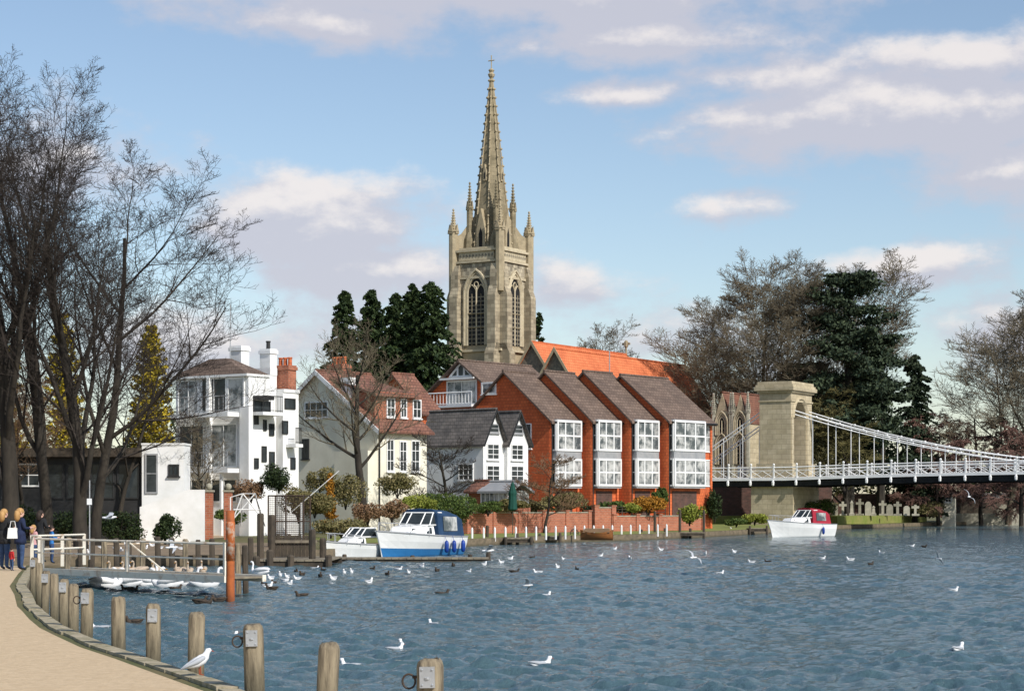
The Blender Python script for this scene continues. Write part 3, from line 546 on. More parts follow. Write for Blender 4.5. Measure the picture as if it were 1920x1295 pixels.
for i in range(4):
    H=HF(px_[i],dd_[i],40);t=H.thing('terraced_house',LB[i],'house','row of four staggered terraced houses')
    if i<3: y1=H.loc(X(px_[i+1],dd_[i+1]),dd_[i+1])[1]-.01
    else: y1=H.ry(1334)
    xl=-8.7;xa=-4.35;ze=H.z(784);zr=H.z(697 if i<3 else 704,xa,0)
    gwall(t,'Y',0,y1,xl,ze,0,ze,xa,zr,'redtile');roof(t,'Y',-.3,y1+.1,xl-.3,ze-.2,.5,ze-.28,xa,zr+.05,'browntile')
    bxo('brick_pier','redtile',t,.004,.12,0.02,.2,-.3,ze-.3);bxo('brick_pier','redtile',t,.004,.12,y1-.3,y1-.05,-.3,ze-.3)
    ya=H.ry(px_[i]+3);yb=min(H.ry(px_[i]+62),y1-.32);xo=.55
    zA,zB,zC,zD=H.z(911),H.z(859),H.z(845),H.z(787)
    bay=bxo('bay','grey',t,.004,xo,ya,yb,zA-.15,zD+.05)
    for (q0,q1) in ((zA,zB),(zC,zD)):
        win(bay,'R',xo,ya+.02,yb-.02,q0,q1,3,2,'white','glasspale',sill=False,fw=.16,bw=.12);win(bay,'L',ya,.03,xo-.02,q0,q1,1,2,'white','glass',sill=False,fw=.11)
    bxo('garage_door','darkbrick',t,0.004,.05,ya+.5,yb-.5,-.3,H.z(920))
    b=B();b.path([(.55,.0,ze-.3),(.55,y1,ze-.3)],.07,5);b.out('gutter',M['black'],t)
    b=B();b.path([(.2,.1,0),(.2,.1,ze-.3)],.04,5);b.out('drainpipe',M['black'],t)
    if i==0:
        win(t,'L',0,H.lx(976),H.lx(997),H.z(840),H.z(792),1,1,'white','glass');win(t,'L',0,H.lx(903),H.lx(931),H.z(738,-5),H.z(715,-5),1,1,'white','glasspale',fw=.14)
    if i==3:
        for (q0,q1) in ((zA,zB),(zC,zD)): win(t,'R',0,y1-1.0,y1-.05,q0,q1,1,2,'white','glasspale',sill=False)
# ---------------------------------------------------------------- church
H=HF(937,214,32);t=H.thing('church','gothic stone church with tall crocketed spire and orange tiled roofs','church')
W=5.9;zz=lambda py:H.z(py,0,0)
bxo('tower_shaft','stone',t,-W,0,0,W,-.4,zz(520));bxo('belfry','stone',t,-W+.1,-.1,.1,W-.1,zz(520)+.002,zz(466))
for py,e in ((517,.22),(487,.25),(466,.3),(655,.3),(690,.25)): bxo('string_course','palestone',t,-W-e,e,-e,W+e,zz(py)-.12,zz(py)+.12)
for face,a0,a1 in (('L',-W+.7,-.7),('R',.7,W-.7)):
    b=B();fb(b,face,0,a0,a1,zz(514),zz(490),-.2,.06);b.out('chequer_panel',M['flint'],t)
    b=B();fb(b,face,0,a0,a1,zz(484),zz(460),-.2,.1);pa=b.out('parapet',M['palestone'],t)
    b=B();n=11
    for i in range(n):
        a=a0+(a1-a0)*(i+.5)/n;zc=zz(476);r=.13
        q=[(a-r,zc),(a,zc-r*1.6),(a+r,zc),(a,zc+r*1.6)]
        b.prism([(x,-.1,z) if face=='L' else (.1,x,z) for x,z in q],(0,-.03,0) if face=='L' else (.03,0,0))
    b.out('pierced_tracery',M['flintwall'],pa)
    for u0,u1 in ((a0,a0+.8),(a1-.8,a1)):
        b=B();fb(b,face,0,u0,u1,zz(650),zz(520),-.1,.05);b.out('flint_panel',M['flint'],t)
def archpts(w,z0,zs,n=7):
    P=[(-w/2,z0),(-w/2,zs)]
    for i in range(1,n+1):
        a=PI-(PI/3)*i/n;P.append((w/2+w*math.cos(a),zs+w*math.sin(a)))
    for i in range(n-1,-1,-1):
        a=(PI/3)*i/n;P.append((-w/2+w*math.cos(a),zs+w*math.sin(a)))
    P.append((w/2,z0));return P
def archwin(par,face,pos,ac,w,z0,zs,mfr='palestone',tracery=True,r=.12,mull=1):
    P=(lambda a,o,z:(ac+a,pos-o,z)) if face=='L' else (lambda a,o,z:(pos+o,ac+a,z))
    off=Vector(P(0,.04,0))-Vector(P(0,0,0))
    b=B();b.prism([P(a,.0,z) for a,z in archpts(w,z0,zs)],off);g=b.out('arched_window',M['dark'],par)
    b=B()
    for e,rr in ((.0,r),(.35,r*1.2),(.18,r*.8)): b.path([P(a,.08+e*.25,z) for a,z in archpts(w+2*e,z0,zs)],rr,5)
    for i in range(1,mull+1):
        a=-w/2+w*i/(mull+1);b.path([P(a,.08,z0),P(a,.08,zs+w*.35)],r*.8,4)
    if tracery:
        for s in (-1,1):
            b.path([P(s*w/4+a,.08,z) for a,z in archpts(w/2,zs-.3,zs)],r*.55,4)
            for hz in (.35,.62): b.path([P(-w/2,.08,z0+(zs-z0)*hz),P(w/2,.08,z0+(zs-z0)*hz)],r*.7,4)
            for q in (.25,.75):
                b.path([P(-w/2+w*q,.07,z0),P(-w/2+w*q,.07,zs)],r*.4,4)
        b.path([P(.28*math.cos(q*PI/5),.08,zs+w*.45+.28*math.sin(q*PI/5)) for q in range(11)],r*.6,4)
    b.out('tracery',M[mfr],g);b=B();nl=int((zs-z0)/.45)
    for i in range(nl):
        z=z0+.2+i*.45;fb(b,face,pos,ac-w/2+.05,ac+w/2-.05,z,z+.12,.03,.055)
    b.out('louvres',M['flintwall'],g);return g
archwin(t,'L',0,-W/2,2.3,zz(645),zz(548));archwin(t,'R',0,W/2,2.3,zz(645),zz(548))
archwin(t,'L',0,-W/2,1.0,zz(730),zz(700),tracery=False)
def pinnacle(b,x,y,z0,z1,z2,r,n=8,ct=.62):
    b.lathe([(r,z0),(r,z1-.1),(r*1.25,z1-.08),(r*1.25,z1+.08),(r*ct,z1+.1),(.04,z2)],(x,y,0),n,0,rot=PI/8)
    m=7
    for i in range(m):
        z=z1+.3+(z2-z1-.3)*i/m;rr=r*ct*(1-(z-z1)/(z2-z1))+.05
        for k in range(4):
            a=k*PI/2+PI/4;b.ball((x+math.cos(a)*rr,y+math.sin(a)*rr,z),.09,n=4)
    b.ball((x,y,z2),.13,.13,.16,6)
    for k in range(4):
        a=k*PI/2;cx,cy=x+math.cos(a)*r*1.08,y+math.sin(a)*r*1.08;px2,py2=-math.sin(a)*r*.7,math.cos(a)*r*.7
        b.add([(cx-px2,cy-py2,z1-.3),(cx+px2,cy+py2,z1-.3),(cx,cy,z1+.8),(x,y,z1+.2)],[(0,1,2),(1,3,2),(3,0,2)])
for cx,cy,sx,sy in ((-W,0,-1,-1),(0,0,1,-1),(0,W,1,1),(-W,W,-1,1)):
    for ax in (0,1):
        b=B()
        for (p0,p1,pr,wd) in ((1200,655,1.25,1.15),(655,545,.95,1.0),(545,505,.6,.9)):
            z0=-.4 if p0==1200 else zz(p0);z1=zz(p1)
            if ax==0:
                y0,y1=cy,cy-wd*sy
                b.prism([(cx-sx*.1,y0,z0),(cx+sx*pr,y0,z0),(cx+sx*pr,y0,z1-.4),(cx+sx*pr*.55,y0,z1+.7),(cx-sx*.1,y0,z1+.7)],(0,y1-y0,0))
            else:
                x0,x1=cx,cx-sx*wd
                b.prism([(x0,cy-sy*.1,z0),(x0,cy+sy*pr,z0),(x0,cy+sy*pr,z1-.4),(x0,cy+sy*pr*.55,z1+.7),(x0,cy-sy*.1,z1+.7)],(x1-x0,0,0))
        b.out('buttress',M['quoin'],t)
    b=B();pinnacle(b,cx+sx*.05,cy+sy*.05,zz(545),zz(426),zz(386),.5,8,.62);b.out('corner_pinnacle',M['stone'],t)
    mx_,my_=-W/2,W/2;ix,iy=mx_+(cx-mx_)*.58,my_+(cy-my_)*.58
    b=B();pinnacle(b,ix,iy,zz(466),zz(380),zz(334),.34,8,.7);b.lathe([(.7,zz(466)),(.62,zz(440)),(.36,zz(428))],(ix,iy,0),8);b.out('inner_pinnacle',M['spire'],t)
    b=B()
    ux,uy=(mx_-cx),(my_-cy);ul=math.hypot(ux,uy);ux/=ul;uy/=ul;q=lambda f,py:(mx_+(cx-mx_)*f,my_+(cy-my_)*f,zz(py))
    b.prism([q(.98,466),q(.98,438),q(.8,430),q(.5,400),q(.3,380),q(.3,466)],(-uy*.22,ux*.22,0));b.out('flying_buttress',M['stone'],t)
sx_,sy_=-W/2,W/2;zb=zz(470);zt_=zz(128)
b=B();b.lathe([(2.4,zb),(2.25,zb+.8),(1.13,(zb+zt_)/2),(.12,zt_)],(sx_,sy_,0),8,rot=PI/8);b.out('spire',M['spire'],t)
b=B()
for k in range(8):
    a=k*PI/4+PI/8;b.path([(sx_+math.cos(a)*2.25,sy_+math.sin(a)*2.25,zb+.8),(sx_+math.cos(a)*.12,sy_+math.sin(a)*.12,zt_)],[.1,.05],4)
    for i in range(20):
        f=(i+.5)/20;r=2.25+( .12-2.25)*f+.1;b.ball((sx_+math.cos(a)*r,sy_+math.sin(a)*r,zb+.8+(zt_-zb-.8)*f),.14,.14,.13,4)
b.out('crockets',M['stone'],t)
for k in range(4):
    a=k*PI/2;c,s=math.cos(a),math.sin(a)
    for (zc,hh,ww,rr) in ((zb+.3,4.6,1.1,2.05),(zb+8,1.8,.45,1.28)):
        P=lambda u,o,z:(sx_+c*(rr+o)-s*u,sy_+s*(rr+o)+c*u,z)
        b=B();b.prism([P(-ww/2,.12,zc),P(ww/2,.12,zc),P(ww/2,.12,zc+hh*.5),P(0,.12,zc+hh),P(-ww/2,.12,zc+hh*.5)],Vector((-c,-s,0))*rr*.6)
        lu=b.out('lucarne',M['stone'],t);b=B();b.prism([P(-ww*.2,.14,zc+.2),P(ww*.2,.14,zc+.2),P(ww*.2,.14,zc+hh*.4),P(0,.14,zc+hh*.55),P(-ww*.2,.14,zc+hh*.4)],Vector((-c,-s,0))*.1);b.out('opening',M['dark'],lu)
b=B();b.lathe([(.12,0),(.32,.25),(.4,.5),(.2,.7),(.35,.95),(.12,1.15)],(sx_,sy_,zt_-.3),8);b.path([(sx_,sy_,zt_+.7),(sx_,sy_,zz(88))],.06,5);zc=zz(98);b.path([(sx_-.4,sy_,zc),(sx_+.4,sy_,zc)],.06,4);b.out('finial_cross',M['stone'],t)
def nave(wx,wy,ln,half,py,dref,drop,nm):
    x,y=H.loc(wx,wy);zr=Z(py,dref)-LZ;ze=zr-drop
    gwall(t,'Y',y,y+ln,x-half,ze,x+half,ze,x,zr,'flintwall',nm+'_wall');roof(t,'Y',y-.3,y+ln+.3,x-half-.3,ze-.4,x+half+.3,ze-.4,x,zr+.05,'orangetile',name=nm+'_roof')
    barge(t,'Y',y-.3,x-half-.3,ze-.4,x+half+.3,ze-.4,x,zr+.2,'stone',.45,name='coping');barge(t,'Y',y+ln+.35,x-half-.3,ze-.4,x+half+.3,ze-.4,x,zr+.25,'stone',.45,name='coping')
    b=B();yy=y+ln+.3;b.lathe([(.1,0),(.12,.8),(.28,1.0),(.28,1.5),(.1,1.7)],(x,yy,zr),6);b.box(x-.5,x+.5,yy-.1,yy+.1,zr+1.15,zr+1.4);b.out(nm+'_finial',M['stone'],t)
nave(2.2,213,20.5,5.5,640,212,8,'nave');nave(4.5,205.5,29,5,654,205.5,7.6,'aisle')
x,y=H.loc(3.6,204.8);b=B();b.path([(x+4,y+6,9),(x+4,y+6,18)],.06,5);b.out('flue_pipe',M['steel'],t)
# ---------------------------------------------------------------- gothic stone lodge beyond
H=HF(1372,212,32);t=H.thing('stone_lodge','pale stone gothic building with pointed gables behind the bridge approach','building')
for i,(p0,p1,pt) in enumerate(((1338,1370,735),(1374,1402,738))):
    xa,xb=H.lx(p0),H.lx(p1);zl=H.z(790);gwall(t,'Y',0,5,xa,zl,xb,zl,(xa+xb)/2,H.z(pt),'bridgestone');roof(t,'Y',.1,5,xa-.1,zl-.1,xb+.1,zl-.1,(xa+xb)/2,H.z(pt)+.02,'redroof')
    archwin(t,'L',0,(xa+xb)/2,.8,H.z(870),H.z(835),tracery=False,r=.07);archwin(t,'L',0,(xa+xb)/2,.7,H.z(815),H.z(792),tracery=False,r=.07)
    for q in (xa,xb):
        b=B();pinnacle(b,q,0,-.3,H.z(770),H.z(738),.25,6);b.out('pinnacle',M['gravestone'],t)
# ---------------------------------------------------------------- bridge
H=HF(1483,198,29.4);t=H.thing('suspension_bridge','white suspension bridge with pale stone arched tower','bridge')
xl=H.lx(1424);yw=H.ry(1522);zd=H.z(898)
def zk(x): return zd+.42*min(1,max(0,x)/30)*(2-min(1,max(0,x)/30)) 
aw0,aw1=H.ry(1488),H.ry(1511);zs=H.z(782);rr=(aw1-aw0)/2;yc=(aw0+aw1)/2
prof=[(0,zd-.3),(aw0,zd-.3),(aw0,zs)]+[(yc-rr*math.cos(PI*i/10),zs+rr*math.sin(PI*i/10)) for i in range(1,10)]+[(aw1,zs),(aw1,zd-.3),(yw,zd-.3),(yw,H.z(735)),(0,H.z(735))]
b=B();b.prism([(0,y,z) for y,z in prof],(xl,0,0));b.out('tower',M['bridgestone'],t)
bxo('pier','bridgestone',t,xl-.55,.55,-.85,yw+.55,-1,H.z(912))
bxo('plinth','bridgestone',t,xl-.25,.25,-.25,.9*aw0,zd-.25,H.z(868));bxo('plinth','bridgestone',t,xl-.25,.25,aw1+.1*aw0,yw+.25,zd-.25,H.z(868))
b=B()
for q0,q1,e in ((735,731,.2),(731,724,.42),(724,720,.3),(720,714,.15)): b.box(xl-e,e,-e,yw+e,H.z(q0)+(0 if q0==735 else .002),H.z(q1))
b.out('cornice',M['bridgestone'],t)
bxo('frieze','bridgestone',t,xl-.1,.1,-.1,yw+.1,H.z(752),H.z(749))
b=B()
b.path([(.03,yc-(rr+.25)*math.cos(PI*i/12),zs+(rr+.25)*math.sin(PI*i/12)) for i in range(13)],.2,4)
b.out('archivolt',M['bridgestone'],t)
bxo('pilaster','bridgestone',t,-.01,.1,aw0-.65,aw0-.15,zd,zs);bxo('pilaster','bridgestone',t,-.01,.1,aw1+.15,aw1+.6,zd,zs)
xL=H.lx(1325,-1.2);xR=75;yn,yf=-1.25,yw+1.25;XS=[xL+(xR-xL)*i/60 for i in range(61)]
b=B()
for i in range(60):
    a,c=XS[i],XS[i+1];b.prism([(a,yn-.1,zk(a)-.12),(c,yn-.1,zk(c)-.12),(c,yf+.1,zk(c)-.12),(a,yf+.1,zk(a)-.12)],(0,0,.12))
b.out('deck',M['grey'],t)
b=B()
for i in range(60):
    a,c=XS[i],XS[i+1]
    for y in (yn+.1,yf-.3): b.prism([(a,y,zk(a)-.75),(c,y,zk(c)-.75),(c,y,zk(c)-.123),(a,y,zk(a)-.123)],(0,.25,0))
    b.box(a,a+.2,yn+.3,yf-.3,zk(a)-.6,zk(a)-.13)
b.out('girder',M['dark'],t)
b=B()
for i in range(60):
    a,c=XS[i],XS[i+1]
    b.prism([(a,yn-.06,zk(a)-.14),(c,yn-.06,zk(c)-.14),(c,yn-.06,zk(c)+.08),(a,yn-.06,zk(a)+.08)],(0,-.1,0))
b.out('fascia',M['white'],t)
for y in (yn,yf):
    b=B();rh=1.15;sp=2.42;n=int((xR-xL)/sp)
    for i in range(n+1):
        x=xL+i*sp;z=zk(x)
        b.box(x-.07,x+.07,y-.07,y+.07,z,z+rh+.15);b.ball((x,y,z+rh+.28),.13,n=6)
        if y==yn: b.lathe([(.12,-.55),(.15,-.35),(.08,-.1)],(x,y-.2,z),6);b.ball((x,y-.2,z-.55),.14,n=6)
        if i<n:
            x2=x+sp;z2=zk(x2)
            for h in (.12,rh): b.path([(x,y,z+h),(x2,y,z2+h)],.055 if h==rh else .04,4)
            b.path([(x,y,z+rh*.72),(x2,y,z2+rh*.72)],.03,4)
            for k in range(2):
                xa=x+sp*k/2;xb=x+sp*(k+1)/2;b.path([(xa,y,z+.12),(xb,y,z2+rh*.72)],.028,4);b.path([(xa,y,z+rh*.72),(xb,y,z2+.12)],.028,4)
    b.out('railing',M['white'],t)
ztop=H.z(768)
def zc_(x): return ztop-5.8*(1-(1-x/36.)**2)
for y in (.7,yw-.7):
    b=B();n=30
    for i in range(n):
        xa=.0+i*1.21;xb=xa+1.21
        for dz in (0,-.38):
            for dy in (-.1,.1): b.path([(xa,y+dy,zc_(xa)+dz),(xb,y+dy,zc_(xb)+dz)],.045,4)
        b.ball((xb,y,zc_(xb)-(0 if i%2 else .38)),.13,.2,.13,6)
    for dz in (0,-.38): b.path([(xl,y,ztop+dz),(xl-11,y,ztop+dz-7.2)],.06,4)
    b.out('chain',M['white'],t)
    b=B()
    for i in range(1,30):
        x=i*2.42-.4
        if x<70: b.path([(x,y,zk(x)),(x,y,zc_(x))],.04,5)
    for k in range(1,5):
        x=xl-k*2.1;b.path([(x,y,zd),(x,y,ztop-7.2*k*2.1/11)],.04,5)
    b.out('hanger_rods',M['white'],t)
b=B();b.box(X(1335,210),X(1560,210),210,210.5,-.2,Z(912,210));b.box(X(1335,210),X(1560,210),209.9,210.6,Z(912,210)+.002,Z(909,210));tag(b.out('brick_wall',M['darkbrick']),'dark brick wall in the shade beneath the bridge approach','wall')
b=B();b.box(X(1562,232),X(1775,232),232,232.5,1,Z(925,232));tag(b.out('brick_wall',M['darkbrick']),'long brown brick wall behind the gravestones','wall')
t=thing('river_hut','small cream hut with red roof on the bank at right','hut',(X(1778,228),228,LZ),-.3)
bxo('wall','cream',t,-.7,.7,0,2,-1,Z(922,228)-LZ);b=B();z=Z(922,228)-LZ;b.prism([(-.9,-.2,z),(.9,-.2,z),(0,-.2,z+.9)],(0,2.4,0));b.out('roof',M['redroof'],t);win(t,'L',0,-.35,.35,z-1.2,z-.4,2,2)
t=thing('stone_arch','low stone arched outfall at the right edge','arch',(X(1888,240),240,LZ),-.2)
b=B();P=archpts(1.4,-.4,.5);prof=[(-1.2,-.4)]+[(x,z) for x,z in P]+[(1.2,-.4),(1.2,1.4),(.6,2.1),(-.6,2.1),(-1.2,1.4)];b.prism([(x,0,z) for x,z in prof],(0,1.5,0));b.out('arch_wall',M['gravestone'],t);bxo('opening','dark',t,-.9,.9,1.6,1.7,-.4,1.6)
b=B();b.box(X(1785,238),X(1990,238),238,238.5,-.6,Z(962,238));tag(b.out('river_wall',M['gravestone']),'low stone river wall on the far right bank','wall')
t=thing('boat_shed','long low dark shed under the bridge at right','shed',(X(1800,244),244,0));b=B();ww=X(1990,244)-X(1800,244);b.box(0,ww,0,6,-.6,Z(935,244));b.out('wall',M['darkwood'],t)
b=B();b.prism([(-.2,-.2,Z(935,244)+.01),(ww,-.2,Z(935,244)+.01),(ww,3,Z(925,244)),(-.2,3,Z(925,244))],(0,0,.1));b.out('roof',M['slate'],t)
gr=random.Random(9)
gs=[(1565,942,0),(1580,940,1),(1597,938,2),(1612,935,1),(1628,940,0),(1638,948,2),(1655,938,1),(1668,945,0),(1683,940,1),(1700,948,0),(1548,948,2),(1716,946,1)]
gl=['leftmost','second','third','fourth','fifth','sixth','seventh','eighth','ninth','tenth','far left low','rightmost']
for i,(px,py,k) in enumerate(gs):
    d=212+gr.random()*8;z=Z(py,d);b=B();h=z-1.2
    if k==0:b.prism([(-.35,0,0),(.35,0,0),(.35,0,h*.8),(.18,0,h*.97),(0,0,h),(-.18,0,h*.97),(-.35,0,h*.8)],(0,.14,0))
    elif k==1:b.box(-.13,.13,-.08,.08,.2,h);b.box(-.42,.42,-.07,.07,h*.66,h*.66+.26);b.box(-.4,.4,-.25,.25,0,.22)
    else:b.lathe([(.4,0),(.4,.25),(.25,.3),(.18,h*.8),(.25,h*.82),(.05,h)],(0,0,0),4,rot=PI/4)
    tag(b.out('gravestone',M['gravestone'],loc=(X(px,d),d,1.22),rotz=gr.uniform(-.4,.2)),('rounded headstone','stone cross','stone obelisk')[k]+' in the churchyard by the bridge, '+gl[i]+' of the row','gravestone','gravestones by the bridge')
# ---------------------------------------------------------------- shrubs
sh=[(523,905,112,64,60,'darkleaf','round dark green bush beside the white modern house'),(560,960,108,80,70,'oliveleaf','olive bush behind the mesh cage'),(600,905,116,60,50,'oliveleaf','twiggy olive bush below the cream house'),
(648,935,111,70,70,'oliveleaf','tall tawny shrub right of the small orange conifer'),(690,962,106,60,44,'redleaf','rusty rounded bush behind the small white boat'),(735,960,108,60,46,'redleaf','rusty bush left of the blue canopy cruiser'),(745,915,118,80,50,'oliveleaf','olive shrub under the cream house windows'),
(785,945,114,70,36,'limeleaf','yellow green bush behind the blue canopy cruiser'),(862,972,112,90,72,'greenleaf','big glossy green bush right of the blue canopy cruiser'),(915,950,127,60,30,'greenleaf','low green bush before the conservatory'),(1060,945,138,80,40,'oliveleaf','tawny twiggy shrub behind the brick garden wall'),(1150,950,143,60,26,'greenleaf','low green bush behind the brick wall by the terrace'),
(1215,952,144,70,38,'orangeleaf','orange flowering bush before the third terraced house'),(1238,935,147,30,36,'greenleaf','upright green bush between terraced houses'),(1293,970,142,48,44,'limeleaf','clipped lime green bush at the end of the terrace'),(1340,965,160,32,62,'darkleaf','dark conical evergreen left of the bridge tower'),(1180,948,143,40,20,'limeleaf','small lime bush behind the lower brick wall'),
(1415,972,175,50,24,'limeleaf','low lime hedge on the bank before the bridge tower'),(1380,975,168,50,16,'greenleaf','low green clump left of the moored red canopy boat'),(1540,958,200,60,34,'greenleaf','green shrub left of the gravestones'),(1735,960,225,80,30,'oliveleaf','olive shrub left of the small cream hut'),
(310,995,90,50,56,'darkleaf','dark weedy bush before the low white wall'),(225,995,94,100,60,'darkleaf','dark ivy hedge below the bungalow windows'),(150,990,95,120,60,'darkleaf','dark hedge behind the railing and tree trunks'),(50,985,95,120,60,'darkleaf','dark hedge behind the people at the left'),(640,985,98,110,36,'oliveleaf','dry undergrowth on the bank behind the small white boat'),
(470,925,112,60,50,'redleaf','russet creeper at the foot of the white house'),(1000,950,136,60,30,'oliveleaf','low tawny shrub beneath the rusty garden tree'),(1110,955,141,40,24,'darkleaf','dark low bush right of the brick gate pier'),
(590,950,106,70,50,'oliveleaf','tawny bush left of the small orange conifer'),(430,965,108,60,30,'greenleaf','low green bush behind the brick gate piers'),(820,945,120,80,40,'greenleaf','green laurel behind the blue canopy'),(960,945,130,70,26,'oliveleaf','low olive shrub behind the green parasol')]
for i,(px,pyb,d,wp,hp,m,lb) in enumerate(sh): shrub(px,pyb,d,wp,hp,m,lb,60+i,n=4200 if wp>60 else 2600,size=.065 if d<130 else .09,z0=max(LZ-.05,Z(pyb,d)-.5))
t=thing('distant_hedge','dark belt of shrubs behind the bridge deck','hedge',(X(1700,252),252,LZ))
leafcloud('foliage',np.concatenate([blob_pts(5,3,4.6+1.6*(k%3),1900,200+k)+np.array([(k-5)*6.0,0,0]) for k in range(11)]),.3,M['darkleaf'],t,3)
t['kind']='stuff'
t=thing('distant_hedge','dark belt of shrubs and trees behind the houses at left','hedge',(X(200,150),150,LZ))
leafcloud('foliage',np.concatenate([blob_pts(4,3,2.6+1.0*(k%3),1600,230+k)+np.array([(k-4)*5.0,0,0]) for k in range(9)]),.22,M['darkleaf'],t,3);t['kind']='stuff'
# ---------------------------------------------------------------- garden walls, fences, jetties
def gwalls(p0,p1,d0,d1,pyt,label,np_=5):
    a=Vector((X(p0,d0),d0,0));c=Vector((X(p1,d1),d1,0));ln=(c-a).length;t=thing('garden_wall',label,'wall',(a.x,a.y,LZ),math.atan2(c.y-a.y,c.x-a.x));h=Z(pyt,d0)-LZ
    bxo('wall','brick',t,0,ln,0,.22,-.3,h);bxo('coping','gravestone',t,-.03,ln+.03,-.04,.26,h+.002,h+.07)
    for i in range(np_+1):
        x=ln*i/np_;b=B();b.box(x-.2,x+.2,-.08,.3,-.3,h+.12);b.box(x-.24,x+.24,-.12,.34,h+.122,h+.2);b.out('pier',M['brick'],t)
gwalls(878,1105,127,139,962,'long low red brick garden wall above the lawn');gwalls(1118,1150,140,141,952,'short tall brick wall section with gate piers',1);gwalls(1152,1318,141,149,968,'lower brick wall with railings before the terrace',4)
t=thing('garden_fence','dark horizontal rail fence on top of the lower brick wall','fence',(X(1152,141.1),141.1,Z(968,141)),math.atan2(8,X(1300,149)-X(1152,141)))
for k in range(7): b=B();b.path([(k*1.1,.1,.07),(k*1.1,.1,.7)],.04,4);b.out('post',M['darkwood'],t)
for z in (.3,.5,.68): b=B();b.path([(0,.1,z),(6.6,.1,z)],.025,4);b.out('rail',M['darkwood'],t)
b0=B();b0.lathe([(.06,-.2),(.06,.5),(.02,.6)],(0,0,0),8);ps=None
for i in range(22):
    f=i/21;d=107+f*24;px=860+(1250-860)*f**.9;lb='small white marker post along the riverside lawn edge'
    if ps is None: ps=tag(b0.out('marker_post',M['white'],loc=(X(px,d),d,LZ)),lb,'post','white posts along the lawn')
    else: dup(ps,(X(px,d),d,LZ))
t=thing('garden_parasol','closed dark green parasol standing on the lawn','parasol',(X(961,124),124,LZ))
b=B();b.path([(0,0,0),(0,0,Z(900,124)-LZ)],.03,6);b.out('pole',M['darkwood'],t)
b=B();h=Z(903,124)-LZ;b.lathe([(.16,h-1.8),(.3,h-1.7),(.24,h-.9),(.27,h-.7),(.1,h-.1),(.03,h)],(0,0,0),9);b.out('canopy',M['greencloth'],t)
def jetty(label,px0,px1,py,z,dep,posts,mat='greywood',pm='darkwood',pw=.09,name='jetty',cat='jetty'):
    d=DW(py);x0,x1=X(px0,d),X(px1,d);t=thing(name,label,cat,(x0,d,0));ln=x1-x0;n=max(3,int(ln/.28));b=B()
    for i in range(n): b.box(ln*i/n+.01,ln*(i+1)/n-.01,0,dep,z-.06,z)
    b.out('planks',M[mat],t);bxo('beam',pm,t,0,ln,.05,.15,z-.25,z-.063);bxo('beam',pm,t,0,ln,dep-.15,dep-.05,z-.25,z-.063)
    for p,tp,yy in posts:
        b=B();b.lathe([(pw,-1),(pw,Z(tp,d)-.05),(pw*.7,Z(tp,d))],(X(p,d)-x0,yy,0),8);b.out('pile',M[pm],t)
    return t
jetty('timber jetty with three tall posts before the terrace',1200,1322,1009,.42,1.6,[(1203,992,.1),(1228,958,.1),(1275,955,.1),(1320,956,.1),(1250,990,1.5),(1298,990,1.5)])
jetty('small timber landing stage right of the moored cruisers',945,1000,1021,.38,1.8,[(948,1006,-.05),(996,1006,-.05),(970,1000,1.8),(913,985,1.5)])
jetty('low timber landing by the skiff',1010,1052,1017,.4,1.5,[(1012,1000,-.05),(1050,998,-.05)])
jetty('timber landing stage before the red canopy boat',1405,1440,1002,.5,2,[(1406,985,0),(1438,985,0)])
jetty('long grey floating pontoon beneath the two moored cruisers',622,916,1053,.16,1.3,[(640,1040,1.4),(770,1042,1.4),(880,1040,1.4),(915,1035,1.2)],name='pontoon',cat='pontoon')
jetty('weathered timber landing stage left of the small white boat',478,618,1064,.28,5,[(481,1042,0),(545,1040,0),(616,1040,0),(490,965,3),(478,962,1.5),(580,992,1),(506,1030,0),(590,1010,3)],'greywood','darkwood',.12)
d=DW(1060)+.6
t=thing('timber_wall','dark vertical timber wall along the landing stage','wall',(X(505,d),d,0));b=B();n=13
for i in range(n):
    w=(X(592,d)-X(505,d))/n;b.box(i*w+.01,(i+1)*w-.01,0,.1,.3,1.0+.06*((i*7)%3))
b.out('boards',M['darkwood'],t);bxo('rail','greywood',t,-.05,w*n+.05,-.08,-.003,.8,.9)
d=84;t=thing('mesh_cage','tall black wire mesh cage on the landing stage','cage',(X(503,d),d,LZ),-.1);w=X(570,d)-X(503,d);h=Z(929,d)-LZ
b=B()
for x,y in ((0,0),(w,0),(0,1.4),(w,1.4),(w*.5,0)): b.path([(x,y,-.3),(x,y,h)],.035,5)
for z in (.1,h*.5,h): b.path([(0,0,z),(w,0,z),(w,1.4,z),(0,1.4,z),(0,0,z)],.03,4)
b.out('frame',M['iron'],t)
for yy in (0,1.4):
    b=B()
    for i in range(1,18): b.path([(w*i/18,yy,.1),(w*i/18,yy,h)],.008,3)
    for i in range(1,24): b.path([(0,yy,h*i/24),(w,yy,h*i/24)],.008,3)
    b.out('mesh_panel',M['iron'],t)
d=92;t=thing('white_frame','white tubular A shaped frame behind the rusty pile','frame',(X(432,d),d,LZ));s=d/F;b=B()
pts=lambda l:[((p-432)*s,dy,Z(q,d)-LZ) for p,q,dy in l]
for l in ([(432,986,0),(455,925,0),(478,925,0),(497,986,0)],[(432,986,0),(432,932,0),(455,925,0)],[(497,986,0),(478,925,0)],[(438,955,0),(490,955,0)],[(455,925,0),(445,986,1.2)],[(478,925,0),(488,986,1.2)],[(438,972,0),(478,925,0)],[(455,925,0),(492,972,0)]): b.path(pts(l),.03,5)
b.out('tubes',M['white'],t)
